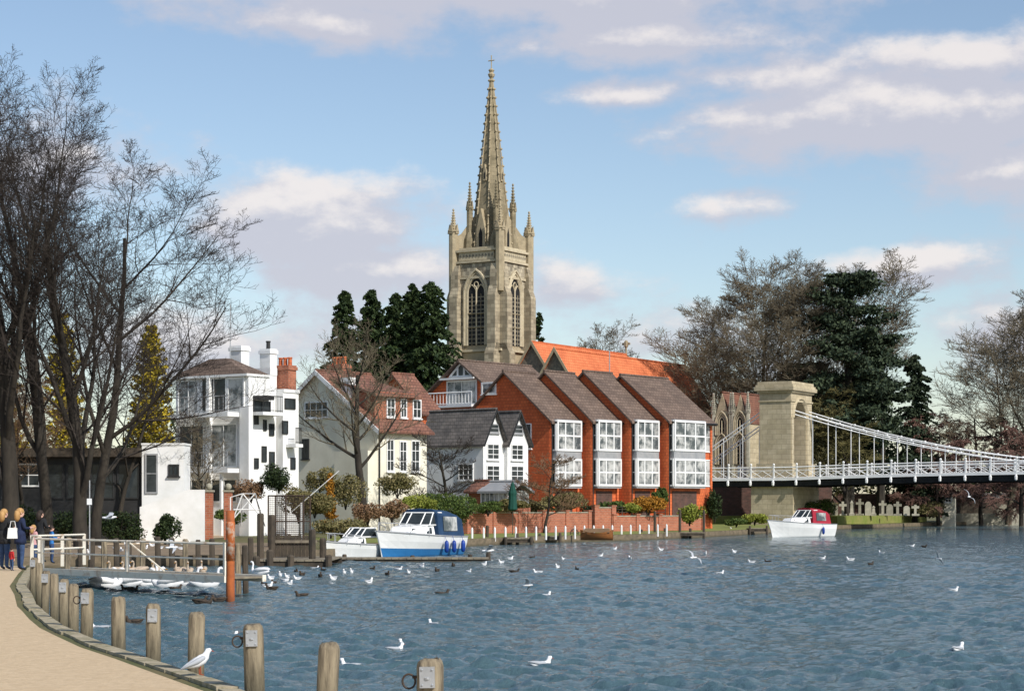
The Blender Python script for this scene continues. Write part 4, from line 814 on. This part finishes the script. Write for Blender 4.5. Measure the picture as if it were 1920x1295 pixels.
d=96;t=thing('davit_pole','thin white leaning mast above the garden','mast',(X(540,d),d,LZ));b=B();b.path([(0,0,Z(965,d)-LZ),(X(636,d)-X(540,d),0,Z(882,d)-LZ)],.018,5);b.path([(X(565,d)-X(540,d),0,-.2),(X(565,d)-X(540,d),0,Z(942,d)-LZ)],.04,5);b.out('pole',M['white'],t)
d=104
for i,(px) in enumerate((392,428)):
    t=thing('gate_pier',['brick gate pier with stone ball left of the white frame','brick gate pier with stone ball behind the rusty pile'][i],'pier',(X(px,d),d,LZ));h=Z(922,d)-LZ
    bxo('shaft','brick',t,-.2,.2,-.2,.2,-.2,h);b=B();b.box(-.26,.26,-.26,.26,h+.002,h+.1);b.ball((0,0,h+.28),.18,n=10);b.out('cap',M['gravestone'],t)
pr=random.Random(2)
def pmesh(w,z0,z1,seed,dome=.04):
    b=B();r=random.Random(seed);n=20;rows=10;ph=r.random()*6
    prof=[(z0+(z1-dome-z0)*i/rows,1.0) for i in range(rows+1)]+[(z1-dome*.4,.9),(z1,.72)]
    jit=[1+r.uniform(-.035,.035) for _ in range(n)]
    for zi,(z,f) in enumerate(prof):
        ox=.012*math.sin(z*2+ph);oy=.012*math.cos(z*1.7+ph)
        for j in range(n):
            a=2*PI*j/n;ca,sa=math.cos(a),math.sin(a);q=(abs(ca)**3.2+abs(sa)**3.2)**(-1/3.2);rr=w/2*q*f*jit[j]*(1+r.uniform(-.012,.012));b.v.append((ca*rr+ox,sa*rr+oy,z+(r.uniform(-.012,.012) if zi>rows else 0)))
    for i in range(len(prof)-1):
        for j in range(n):
            j2=(j+1)%n;b.f.append((i*n+j,i*n+j2,(i+1)*n+j2,(i+1)*n+j));b.m.append(0)
    b.f.append(tuple(range((len(prof)-1)*n,len(prof)*n)));b.m.append(0);return b
for i,px in enumerate([128,150,172,195,218,242,268,296,322,348,372,398,430,470,488]):
    d=66.8+ i*.22 if px>150 else 66.4
    tag(pmesh(.16+.04*pr.random(),-1,.95+.12*pr.random(),i).out('mooring_pile',M['darkwood'] if i%3 else M['wood'],loc=(X(px,d),d,0)),'short weathered pile in the row along the earth shore, %s from the left'%(['first','second','third','fourth','fifth','sixth','seventh','eighth','ninth','tenth','eleventh','twelfth','thirteenth','fourteenth','fifteenth'][i]),'pile','piles along the earth shore')
# ---------------------------------------------------------------- foreground posts
FP=[(803,1235,50,1),(616,1205,40,0),(473,1170,38,1),(371,1148,31,0),(288,1132,28,2),(224,1118,26,0),(163,1103,23,1),(136,1095,20,0),(119,1085,18,2),(101,1075,16,0),(86,1070,15,2),(74,1055,13,0),(63,1045,12,2)]
nm=['nearest wooden mooring post with metal plate and ring','plain wooden mooring post, second nearest the camera','wooden mooring post with plate and ring, third nearest','plain wooden mooring post behind the standing gull','wooden mooring post with grey plate, fifth nearest','plain wooden mooring post, sixth from the camera','wooden mooring post with plate and ring, seventh from the camera','slim wooden mooring post, eighth from the camera','wooden mooring post with plate, ninth from the camera','slim plain wooden mooring post, tenth from the camera','wooden mooring post with plate, eleventh from the camera','small distant mooring post, twelfth from the camera','farthest mooring post of the kerb row, by the white railing']
for i,(px,py,wp,k) in enumerate(FP):
    d=F*(CH-1.0)/(py-HY);w=wp*d/F*.98;t=thing('mooring_post',nm[i],'post',(X(px,d),d,1.0),pr.uniform(-.15,.15),'timber mooring posts along the kerb')
    t.rotation_euler[1]=pr.uniform(-.025,.025)
    pmesh(w,-1.9,0,90+i,.05).out('shaft',M['wood'],t,True)
    if k:
        b=B();b.box(-.052,.052,-w/2-.028,-w/2+.02,-.19,-.045)
        for q in (-.035,.035):
            for z in (-.17,-.065): b.ball((q,-w/2-.03,z),.008,n=6)
        b.lathe([(.022,0),(.022,.012)],(0,-w/2-.02,-.13),8);b.out('metal_plate',M['steel'],t)
    if k==1:
        b=B();b.path([(-w/2-.045+.045*math.cos(q*PI/8),-.02,-.15+.05*math.sin(q*PI/8)) for q in range(17)],.008,6);b.path([(-w/2-.02,-.02,-.12),(-w/2+.03,-.02,-.12)],.012,6);b.out('mooring_ring',M['iron'],t)
t=thing('rusty_pile','tall rusty orange steel pile standing in the water','pile',(X(432,43.5),43.5,0));b=B();b.lathe([(.092,-1),(.096,.4),(.09,1.2),(.092,Z(958,43.5)),(.06,Z(956,43.5))],(0,0,0),14);b.out('shaft',M['rust'],t,True)
b=B();b.lathe([(.099,.9),(.1,1.7),(.095,1.75)],(0,0,0),14);b.out('peeling_collar',M['rustpatch'],t,True)
for px,tp,lb in ((447,1018,'square brown timber pile right of the tall rusty pile'),(460,1022,'darker timber pile just right of the brown one')):
    tag(pmesh(.13,-1,Z(tp,46.5),px).out('timber_pile',M['wood' if px==447 else 'darkwood'],loc=(X(px,46.5),46.5,0)),lb,'pile')
p0=Vector((X(78,50.5),50.5,0));p1=Vector((X(424,44.6),44.6,0));ln=(p1-p0).length
t=thing('gangway','rusty steel gangway with white pipe railing leading to the rusty pile','gangway',(p0.x,p0.y,0),math.atan2(p1.y-p0.y,p1.x-p0.x))
bxo('beam','rustcream',t,-.3,ln,-.05,.05,.38,.53);bxo('beam','rustcream',t,-.3,ln,1.0,1.1,.38,.53)
b=B()
for i in range(26): b.box(ln*i/26+.01,ln*(i+1)/26-.01,.052,.998,.46,.5)
b.out('deck',M['greywood'],t)
b=B();b.path([(-.3,0,1.27),(ln,0,1.25)],.03,6);b.path([(-.3,0,.92),(ln,0,.9)],.025,6)
for i in range(3): b.box(ln*i/2-.035+(.04 if i==0 else -.04),ln*i/2+.035+(.04 if i==0 else -.04),-.035,.035,.534,1.28)
b.out('railing',M['rustcream'],t)
b=B();b.path([(ln*.5,0,1.25),(ln*.5,1.05,.5)],.02,5);b.out('brace',M['rustcream'],t)
t=thing('path_railing','short white railing at the end of the sandy path','railing',(X(60,55),55,LZ))
for x,y in ((0,0),(.35,-.6),(.5,1.5),(.8,3)): bxo('post','rustcream',t,x-.04,x+.04,y-.04,y+.04,0,.9)
for q in ([(0,0,.88),(.35,-.6,.88)],[(0,0,.88),(.5,1.5,.88),(.8,3,.88)],[(0,0,.5),(.5,1.5,.5),(.8,3,.5)]): b=B();b.path(q,.03,5);b.out('rail',M['rustcream'],t)
t=thing('sign_post','thin signpost with small pale sign by the tree trunks','sign',(X(168,64),64,LZ));b=B();b.path([(0,0,0),(0,0,Z(900,64)-LZ)],.02,6);b.out('post',M['steel'],t);z=Z(940,64)-LZ;bxo('sign_board','white',t,-.08,.08,-.04,-.03,z-.1,z+.1)
# ---------------------------------------------------------------- boats
def cruiser(name,label,px,py,hd,Ln,Bm,fb_,hullm,canopy,cabh,fenders=(),canopyx=(-.48,-.02)):
    d=DW(py);a=math.radians(hd);t=thing(name,label,'boat',(X(px,d),d,0),a);n=14;b=B();rows=[(-.25,.55),(.06,.8),(.36,.88),(.66,.96),(1,1)]
    for i in range(n+1):
        f=i/n;x=Ln*(f-.5);hb=Bm/2*(1-(max(0,f-.35)/.65)**2.3)*(.92+.08*min(1,f*4));hb=max(hb,.03);sh=fb_*(1+.35*f*f);rake=.32*f*f*f*fb_
        for sgn,rw in ((1,rows),(-1,list(reversed(rows)))):
            for zf,wf in rw:
                z=zf*sh if zf>0 else zf;k=wf if f<.3 else wf*(1-.5*(f-.3)*(1-zf if zf>0 else 1.3));hbz=hb*max(.1,k)
                b.v.append((x+rake*(zf if zf>0 else 0)*2,sgn*hbz,z))
    m=2*len(rows)
    for i in range(n):
        for j in range(m-1):
            row=min(j,m-2-j);b.f.append((i*m+j,(i+1)*m+j,(i+1)*m+j+1,i*m+j+1));b.m.append(2 if j==len(rows)-1 else (1 if row in hullm else 0))
    b.f.append(tuple(range(m)));b.m.append(0);b.f.append(tuple(n*m+j for j in range(m-1,-1,-1)));b.m.append(0)
    b.out('hull',[M['boatwhite'],M['boatblue'],M['boatwhite']],t,False)
    for s in (1,-1):
        b=B();q=[]
        for i in range(n+1):
            f=i/n;hb=Bm/2*(1-(max(0,f-.35)/.65)**2.3)*(.92+.08*min(1,f*4));hb=max(hb,.03);sh=fb_*(1+.35*f*f);q.append((Ln*(f-.5)+.64*f*f*f*fb_,s*hb,sh))
        b.path(q,.03,5);b.out('rubbing_strake',M['grey'],t)
    z0=fb_*1.03;zc=z0+cabh*.5;xf=Ln*.30;xb=-Ln*.05;wb_=Bm*.36
    b=B();b.add([(xb,-wb_,z0-.1),(xf,-wb_*.55,z0),(xf,wb_*.55,z0),(xb,wb_,z0-.1),(xb,-wb_*.85,zc),(xf-.45,-wb_*.45,zc-.08),(xf-.45,wb_*.45,zc-.08),(xb,wb_*.85,zc)],[(0,1,5,4),(1,2,6,5),(2,3,7,6),(3,0,4,7),(4,5,6,7)]);cb=b.out('cabin',M['boatwhite'],t)
    for s in (-1,1):
        for k in range(3):
            f0,f1=.1+k*.28,.3+k*.28
            def q(f,zf):
                x=xb+(xf-xb)*f;y=(wb_+(wb_*.55-wb_)*f);y2=(wb_*.85+(wb_*.45-wb_*.85)*f);x2=xb+(xf-.45-xb)*f
                return (x+(x2-x)*zf,s*(y+(y2-y)*zf+.012),z0-.1+.1*f+(zc-z0+.1-.18*f)*zf)
            b=B();b.add([q(f0,.35),q(f1,.35),q(f1,.8),q(f0,.8)],[(0,1,2,3)]);b.out('cabin_window',M['glass'],cb)
    zs=zc+cabh*.5;b=B();X0=xb+.35
    A=[(X0,-wb_*.86,zc-.02),(X0+.12,-wb_*.4,zc-.02),(X0+.12,wb_*.4,zc-.02),(X0,wb_*.86,zc-.02)];Tp=[(X0-.45,-wb_*.78,zs),(X0-.4,-wb_*.38,zs),(X0-.4,wb_*.38,zs),(X0-.45,wb_*.78,zs)];K=[(X0-1.1,-wb_*.95,zc-.02),(X0-1.1,-wb_*.85,zs)];K2=[(X0-1.1,wb_*.95,zc-.02),(X0-1.1,wb_*.85,zs)]
    for u in range(3): b.add([A[u],A[u+1],Tp[u+1],Tp[u]],[(0,1,2,3)])
    b.add([K[0],A[0],Tp[0],K[1]],[(0,1,2,3)]);b.add([A[3],K2[0],K2[1],Tp[3]],[(0,1,2,3)]);ws=b.out('windscreen',M['glass'],t)
    b=B()
    for u in range(4): b.path([A[u],Tp[u]],.03,4)
    b.path([K[1]]+Tp+[K2[1]],.035,4);b.path([K[0]]+A+[K2[0]],.03,4);b.out('frame',M['white'],ws)
    if canopy:
        x0,x1=Ln*canopyx[0],X0-.5;b=B();prof=[(-wb_*1.08,z0-.02),(-wb_*.98,zs-.05),(-wb_*.7,zs+.14),(0,zs+.2),(wb_*.7,zs+.14),(wb_*.98,zs-.05),(wb_*1.08,z0-.02)]
        N=5
        for i in range(N+1):
            f=i/N;x=x0+(x1-x0)*f;lf=-.05*math.sin(f*PI*3)**2;lf-= .25*(1-f)**3
            for y,z in prof: b.v.append((x+(0 if z>z0+.1 else -.1*(1-f)),y,z+(lf if z>z0+.1 else 0)))
        for i in range(N):
            for j in range(6): b.f.append((i*7+j,i*7+j+1,(i+1)*7+j+1,(i+1)*7+j));b.m.append(0)
        b.f.append(tuple(range(7)));b.m.append(0);b.f.append(tuple(N*7+j for j in range(6,-1,-1)));b.m.append(0);cn=b.out('canopy',M[canopy],t)
        for s in (-1,1):
            b=B();xa,xc=x0+(x1-x0)*.25,x0+(x1-x0)*.8;q=[(xa,s*wb_*1.065,z0+.22),(xc,s*wb_*1.065,z0+.22),(xc,s*wb_*1.01,zs-.15),(xa,s*wb_*1.01,zs-.18)];q=[(x,y+s*.02,z) for x,y,z in q];b.add(q,[(0,1,2,3)]);b.out('side_window',M['glasspale'],cn)
    b=B();zr=fb_*1.35;xe=Ln*.5+.5*fb_
    arc=[(Ln*.12,Bm*.44,fb_*1.1+.35),(Ln*.32,Bm*.32,zr+.28),(Ln*.46,Bm*.12,zr+.32),(xe-.05,0,zr+.34),(Ln*.46,-Bm*.12,zr+.32),(Ln*.32,-Bm*.32,zr+.28),(Ln*.12,-Bm*.44,fb_*1.1+.35)];b.path(arc,.016,5)
    for q in arc[:3]+arc[4:]: b.path([q,(q[0],q[1]*1.02,q[2]-.42)],.014,4)
    b.out('pulpit_rail',M['steel'],t)
    for f,s in fenders:
        x=Ln*(f-.5);hb=Bm/2*(1-(max(0,f-.35)/.65)**2.3)+.1;b=B();b.lathe([(.03,.3),(.08,.25),(.1,.12),(.1,-.07),(.08,-.17),(.03,-.22)],(x,s*hb,fb_*.45),10);b.path([(x,s*hb,fb_*.45+.28),(x,s*(hb-.08),fb_*1.05)],.01,4);b.out('fender',M['fender'],t,True)
    return t
cruiser('small_cruiser','small white cabin cruiser moored left of the blue canopy cruiser',664,1045,-122,3.4,1.45,.52,(),None,.68)
cruiser('cabin_cruiser','white and blue cabin cruiser with dark blue canopy and blue fenders',778,1042,-116,5.6,2.4,.82,(0,1),'canvasblue',1.0,[(.15,1),(.3,1),(.42,1),(.08,-1)])
cruiser('motor_cruiser','white motor cruiser with red canopy moored near the bridge',1500,1006,-142,5.4,2.3,.9,(),'canvasred',.95,[(.3,1)],canopyx=(-.4,-.02))
d=DW(1018);t=thing('rowing_skiff','varnished wooden rowing boat with brown cover on the bank','boat',(X(1119,d),d,.18),-.2);b=B();n=10
for i in range(n+1):
    f=i/n;x=-.95+1.9*f;hb=.45*math.sin(PI*min(.97,max(.06,f)))**.6;sh_=.42+.2*(2*f-1)**2
    for q in ((hb,sh_),(hb*.85,.2),(hb*.4,0),(-hb*.4,0),(-hb*.85,.2),(-hb,sh_)): b.v.append((x,q[0],q[1]))
for i in range(n):
    for j in range(5): b.f.append((i*6+j,(i+1)*6+j,(i+1)*6+j+1,i*6+j+1));b.m.append(0)
b.out('hull',M['varnish'],t,True);bxo('thwart','varnish',t,-.5,-.3,-.4,.4,.36,.4);bxo('thwart','varnish',t,.2,.4,-.4,.4,.36,.4)
b=B();b.prism([(-.8,-.3,.45),(.8,-.3,.45),(.7,-.1,.68),(-.7,-.1,.68)],(0,.4,0));b.out('cover',M['twigrust'],t)
d=DW(1014);t=thing('cart_wheel','dark spoked wheel standing beside the rowing boat','wheel',(X(1077,d),d,.25));b=B();b.path([(.24*math.cos(q*PI/8),0,.25+.24*math.sin(q*PI/8)) for q in range(17)],.035,5);b.out('rim',M['iron'],t);b=B()
for q in range(4): b.path([(.24*math.cos(q*PI/4),0,.25+.24*math.sin(q*PI/4)),(-.24*math.cos(q*PI/4),0,.25-.24*math.sin(q*PI/4))],.014,4)
b.out('spokes',M['iron'],t)
# ---------------------------------------------------------------- birds
def bird_float(name,label,cat,mb,mw,mk_,group=None):
    t=thing(name,label,cat,(0,0,0),0,group)
    b=B();b.path([(-.19,0,.1),(-.13,0,.08),(-.06,0,.055),(.03,0,.05),(.09,0,.07),(.12,0,.11),(.13,0,.145),(.142,0,.17),(.165,0,.172),(.182,0,.165)],[.012,.038,.068,.078,.062,.04,.03,.036,.028,.008],10);b.out('body',mb,t,True)
    for s in (-1,1): b=B();b.path([(-.22,s*.012,.12),(-.13,s*.035,.11),(-.04,s*.055,.095),(.04,s*.05,.09),(.07,s*.035,.085)],[.005,.02,.032,.028,.01],8);b.out('wing',mw,t,True)
    b=B();b.path([(.175,0,.165),(.21,0,.157)],[.008,.003],6);b.out('beak',mk_,t);return t
used=set()
def put(root,px,py,z=0.,rot=0,sc=1,label=None,group=None):
    d=DW(py,z);loc=(X(px,d),d,z)
    if root.name not in used:
        used.add(root.name);root.location=loc;root.rotation_euler=(0,0,rot);root.scale=(sc,)*3
        if label:root['label']=label
        if group:root['group']=group
        return root
    return dup(root,loc,rot,sc,label,group)
gull=bird_float('floating_gull','gull','gull',M['gullwhite'],M['gullgrey'],M['beak'])
duck=bird_float('floating_duck','duck','duck',M['duck'],M['duck'],M['iron'])
G=[(1797,1224,'white gull afloat alone in the lower right water',.9,.8),(1788,1110,'small white gull afloat near the right edge, above the lower right one',.3,.75),(1015,1254,'white gull afloat at bottom centre of the river',.5,.85),(742,1224,'white gull afloat left of its grey partner near the nearest posts',.6,.75),(760,1216,'white gull just behind another between the near posts and mid river',2.4,.75),(812,1176,'white gull afloat alone above the nearest mooring post',2.2,.75),(655,1257,'white gull afloat between the two nearest posts',2.6,.8),(432,1202,'white gull afloat left of the third nearest post',.8,.8),(185,1186,'white gull afloat beside the kerb at lower left',2.8,1.),(1025,1121,'small white gull below the flying gull at centre',.9,.8),(1350,1078,'small white gull alone right of centre river',.5,.8)]
for px,py,lb,ro,sc in G: put(gull,px,py,0,ro,sc,lb,'gulls afloat near the camera')
for i,(px,py) in enumerate([(375,1132),(410,1129),(386,1134),(565,1121),(830,1118),(250,1172),(250,1110),(509,1107),(330,1108),(238,1108)]):
    put(duck,px,py,0,rnd.uniform(-.6,.6)+(PI if i%2 else 0),.9,['dark duck below the rusty pile, left of three','dark duck below the rusty pile, right of three','dark duck below the rusty pile, middle of three','dark duck alone between rusty pile and mid river','brown duck afloat alone at centre of the river','dark duck beside the kerb posts at left','dark duck among swans under the gangway','dark duck beside gulls right of the rusty pile','dark duck among the swans nearest the rusty pile','dark duck at the left of the swans under the gangway'][i],'dark ducks on the river')
far=[(1405,1057),(1710,1024),(1735,1026),(695,1092),(882,1076),(968,1075),(1010,1074),(1048,1064),(1078,1070),(960,1050),(1055,1052),(728,1079),(768,1075),(640,1078),(560,1074),(590,1070),(520,1082),(490,1099),(502,1101),(487,1075),(610,1072),(530,1092),(545,1097),(570,1080),(1155,1032),(1240,1033),(1440,1055),(1590,1053),(1545,1048),(1630,1060),(1185,1047),(1120,1042),(850,1062),(910,1060),(935,1054),(1000,1047),(1650,1037),(505,1086),(515,1096),(538,1082),(553,1086),(600,1082),(625,1086),(660,1074),(700,1070),(745,1068),(790,1066),(820,1072),(1320,1040),(1375,1036)]
for i,(px,py) in enumerate(far):
    if i%3==2: put(duck,px+rnd.uniform(-5,5),py,0,rnd.uniform(0,6.28),rnd.uniform(.75,.9),'tiny dark duck in the scattered flock on the distant water','ducks scattered over the distant water')
    else: put(gull,px+rnd.uniform(-5,5),py+rnd.uniform(-2,2),0,rnd.uniform(0,6.28),rnd.uniform(.68,.92),'tiny white gull in the scattered flock on the distant water','gulls scattered over the distant water')
for px,py in [(300,1029),(325,1027),(345,1022),(272,1029),(238,1023),(258,1019),(150,1040),(168,1038),(285,1024),(312,1020),(360,1020),(215,1030),(340,1030),(190,1028),(228,1034)]: put(gull,px,py,LZ,rnd.uniform(0,6.28),.9,'small white gull resting on the brown earth shore','gulls resting on the earth shore')
t=thing('standing_gull','white gull standing on the kerb beside a mooring post','gull',(X(376,19.2),19.2,LZ+.04),.5);t.scale=(.85,)*3
b=B();b.path([(-.19,0,.09),(-.13,0,.11),(-.05,0,.14),(.02,0,.18),(.06,0,.215),(.075,0,.25),(.09,0,.275),(.113,0,.28),(.13,0,.275)],[.01,.03,.058,.062,.046,.034,.034,.026,.008],12);b.out('body',M['gullwhite'],t,True)
for s in (-1,1): b=B();b.path([(-.24,s*.012,.07),(-.15,s*.032,.12),(-.05,s*.05,.165),(.02,s*.046,.2),(.05,s*.03,.21)],[.005,.018,.033,.028,.01],8);b.out('wing',M['gullgrey'],t,True)
b=B();b.path([(.125,0,.275),(.162,0,.265)],[.009,.003],6);b.out('beak',M['beak'],t)
for s in (-1,1):
    b=B();b.path([(-.01,s*.025,.11),(-.005,s*.025,.01)],.006,6)
    for a in (-.5,0,.5): b.path([(-.005,s*.025,.008),(.03,s*.025+a*.03,.004)],.004,4)
    b.out('leg',M['beak'],t)
def flying(px,py,d,rot,tilt,span,label):
    t=thing('flying_gull',label,'gull',(X(px,d),d,Z(py,d)),rot);t.rotation_euler[0]=tilt;t.scale=(span,)*3
    b=B();b.path([(-.2,0,0),(-.12,0,0),(0,0,0),(.1,0,.005),(.16,0,.02),(.19,0,.02),(.21,0,.015)],[.03,.03,.045,.038,.026,.022,.006],8);b.out('body',M['gullwhite'],t,True)
    for s in (-1,1):
        b=B();P=[(0,.03,.01,.14),(.05,.17,.09,.13),(.02,.3,.1,.1),(-.08,.46,.05,.02)]
        for i in range(3):
            x0,y0,z0,c0=P[i];x1,y1,z1,c1=P[i+1];b.prism([(x0+c0/2,s*y0,z0),(x1+c1/2,s*y1,z1),(x1-c1/2,s*y1,z1),(x0-c0/2,s*y0,z0)],(0,0,.008))
        b.out('wing',M['gullgrey'],t)
    b=B();b.path([(.2,0,.015),(.24,0,.008)],[.007,.003],5);b.out('beak',M['beak'],t)
flying(988,1097,38,-.2,-.5,.55,'white gull flying low over the river at centre');flying(1300,1045,60,.9,.6,.8,'grey winged gull flying over mid river');flying(1760,1047,55,2.2,.9,.5,'white gull taking off at the right of the river');flying(205,970,60,.1,.15,1.05,'gull gliding before the tree trunks at left');flying(1817,931,120,1.1,.9,1.2,'gull flying in front of the bridge girder at right');flying(915,1032,70,.3,-.3,1.1,'gull landing right of the floating pontoon');flying(322,1026,58,.4,.5,.9,'gull flapping over the gangway rail')
def swanmk(label,m,name):
    t=thing(name,label,'swan')
    b=B();b.path([(-.6,0,.24),(-.45,0,.2),(-.2,0,.15),(.1,0,.14),(.35,0,.18),(.48,0,.28),(.46,0,.42),(.42,0,.55),(.46,0,.66),(.53,0,.68),(.6,0,.65)],[.03,.1,.2,.23,.16,.075,.05,.045,.05,.055,.025],12);b.out('body',m,t,True)
    for s in (-1,1): b=B();b.path([(-.62,s*.05,.32),(-.4,s*.12,.34),(-.1,s*.17,.3),(.2,s*.14,.24),(.32,s*.08,.2)],[.02,.08,.12,.1,.03],10);b.out('wing',m,t,True)
    b=B();b.path([(.58,0,.65),(.7,0,.61)],[.028,.012],6);b.out('beak',M['orangeleaf'],t);return t
sw=swanmk('swan',M['gullwhite'],'swan')
for i,(px,py,ro) in enumerate([(200,1103,.2),(238,1102,2.8),(278,1101,.4),(312,1103,3.0),(348,1100,.1),(386,1101,.3),(222,1096,1),(300,1095,2)]):
    put(sw,px,py,0,ro,.74,'white swan in the huddle below the gangway','white swans below the gangway')
put(sw,1378,1000,.0,3.0,.7,'lone white swan by the bank left of the red canopy boat','lone swan');put(sw,487,1078,.0,2.6,.6,'white swan right of the timber piles, nearest the landing stage','lone swan')
cy=swanmk('cygnet',M['swanbrown'],'cygnet')
for i,(px,py) in enumerate([(215,1078),(240,1079),(262,1077),(290,1079),(335,1078),(352,1079),(378,1077)]):
    put(cy,px,py,0,rnd.uniform(-2.2,-.9),.62,'brownish young swan in the row behind the gangway','young swans behind the gangway')
# ---------------------------------------------------------------- people
def person(label,px,d,h,rot,coat,legs,hair,arm='down',longhair=True,skirt=True,shoe='blackcloth'):
    t=thing('person',label,'person',(X(px,d),d,LZ+.006),rot)
    V=[(0,0,.53)];E=[];Rr=[(.085,.062)];
    def av(p,r,par):
        V.append(p);Rr.append(r if isinstance(r,tuple) else (r,r));E.append((par,len(V)-1));return len(V)-1
    sp=av((0,.005,.62),(.072,.055),0);ch=av((0,0,.74),(.092,.062),sp);nk=av((0,.005,.825),.034,ch);hb=av((0,-.008,.872),(.045,.05),nk);ht=av((0,-.005,.93),(.05,.057),hb);av((0,-.064,.895),.008,hb)
    hands=[]
    for s in (-1,1):
        shd=av((s*.1,0,.795),.042,ch)
        if arm=='front': el_=av((s*.125,-.02,.66),.03,shd);wr=av((s*.07,-.13,.665),.02,el_);hd_=av((s*.05,-.165,.67),(.022,.012),wr);dr=Vector((-s*.4,-1,0)).normalized()
        else: el_=av((s*.135,.012,.64),.03,shd);wr=av((s*.14,-.02,.51),.02,el_);hd_=av((s*.14,-.03,.47),(.012,.022),wr);dr=Vector((0,-.15,-1)).normalized()
        hands.append(Vector(V[hd_]));side=Vector((0,1,0)) if arm!='front' else Vector((0,0,1))
        for k in range(4):
            q=Vector(V[hd_])+side*(k-1.5)*.011;f1=av(tuple(q+dr*.022),.0065,hd_);av(tuple(q+dr*(.04+.006*(k in(1,2)))+Vector((-s*.006,0,0))),.005,f1)
        q=Vector(V[wr])-side*.02+dr*.015;th=av(tuple(q),.007,wr);av(tuple(q+dr*.02),.006,th)
        hp=av((s*.052,0,.49),.062,0);kn=av((s*.055,-.008,.28),.042,hp);an=av((s*.055,.005,.055),.026,kn);av((s*.062,-.075,.02),.022,an)
    me=bpy.data.meshes.new('body');me.from_pydata([tuple(c*h for c in v) for v in V],E,[]);o=bpy.data.objects.new('body_source',me);C.objects.link(o)
    o.modifiers.new('skin','SKIN');sm=o.modifiers.new('sub','SUBSURF');sm.levels=sm.render_levels=1
    if not me.skin_vertices:
        bpy.context.view_layer.objects.active=o
        try: bpy.ops.mesh.customdata_skin_add()
        except Exception: pass
    sv=me.skin_vertices[0].data
    for i,r in enumerate(Rr): sv[i].radius=(r[0]*h,r[1]*h);sv[i].use_root=(i==0)
    dg=bpy.context.evaluated_depsgraph_get();dg.update();m2=bpy.data.meshes.new_from_object(o.evaluated_get(dg));bpy.data.objects.remove(o)
    m2.materials.clear()
    for m in (M[coat],M[legs],M['skin'],M[shoe]): m2.materials.append(m)
    for p in m2.polygons:
        c=p.center/h;k=0
        if c.z<.045:k=3
        elif c.z<.5:k=1
        if c.z>.835:k=2
        if any((c-hh).length<.062 for hh in hands):k=2
        p.material_index=k;p.use_smooth=True
    bo=bpy.data.objects.new('body',m2);C.objects.link(bo);bo.parent=t
    if skirt:
        b=B();b.lathe([(.088,.63),(.098,.56),(.112,.47),(.118,.42),(.1,.42)],(0,0,0),16,0,1,.8);b.v=[(x*h,y*h,z*h) for x,y,z in b.v];b.out('coat_hem',M[coat],t,True)
    b=B();b.ball((0,.006,.925),.058,.066,.06,12)
    if longhair: b.path([(0,.035,.93),(0,.05,.87),(0,.05,.81),(0,.045,.77)],[.05,.052,.045,.02],10)
    b.v=[(x*h,y*h,z*h) for x,y,z in b.v];b.out('hair',M[hair],t,True)
    b=B()
    for s in (-1,1): b.ball((s*.02,-.056,.915),.006,n=6);b.ball((s*.052,0,.9),.009,.012,.016,6)
    b.path([(-.014,-.057,.877),(.014,-.057,.877)],.004,5);b.v=[(x*h,y*h,z*h) for x,y,z in b.v];b.out('face',M['skin'],t)
    return t
person('person with blond hair in navy coat and jeans, standing full length',38,52.5,1.68,2.2,'navy','jeans','hairblond','front')
person('person in black coat cut by the left edge of the picture',8,53,1.66,2.6,'blackcloth','jeans','hairblond','front')
person('small child in red beside the adult in the navy coat',22,52,.62,2.5,'redcloth','jeans','hairdark','down',False,False)
person('child in pale pink top at the white railing',63,56,1.2,2.4,'pink','jeans','hairblond','front',True,False)
person('person with dark hair in black jacket behind the railing',76,60,1.62,2.6,'blackcloth','blackcloth','hairdark','front',True,False)
person('child in bright blue jacket by the railing end',97,59,1.15,2.0,'bluecloth','jeans','hairdark','front',False,False)
t=thing('handbag','small white bag held by the person in black','bag',(X(24,52.4),52.4,LZ+.85));b=B();b.prism([(-.14,-.05,0),(.14,-.05,0),(.11,-.05,.28),(-.11,-.05,.28)],(0,.1,0));b.out('pouch',M['white'],t);b=B();b.path([(-.08,0,.28),(-.05,0,.45),(.05,0,.45),(.08,0,.28)],.01,5);b.out('strap',M['white'],t)
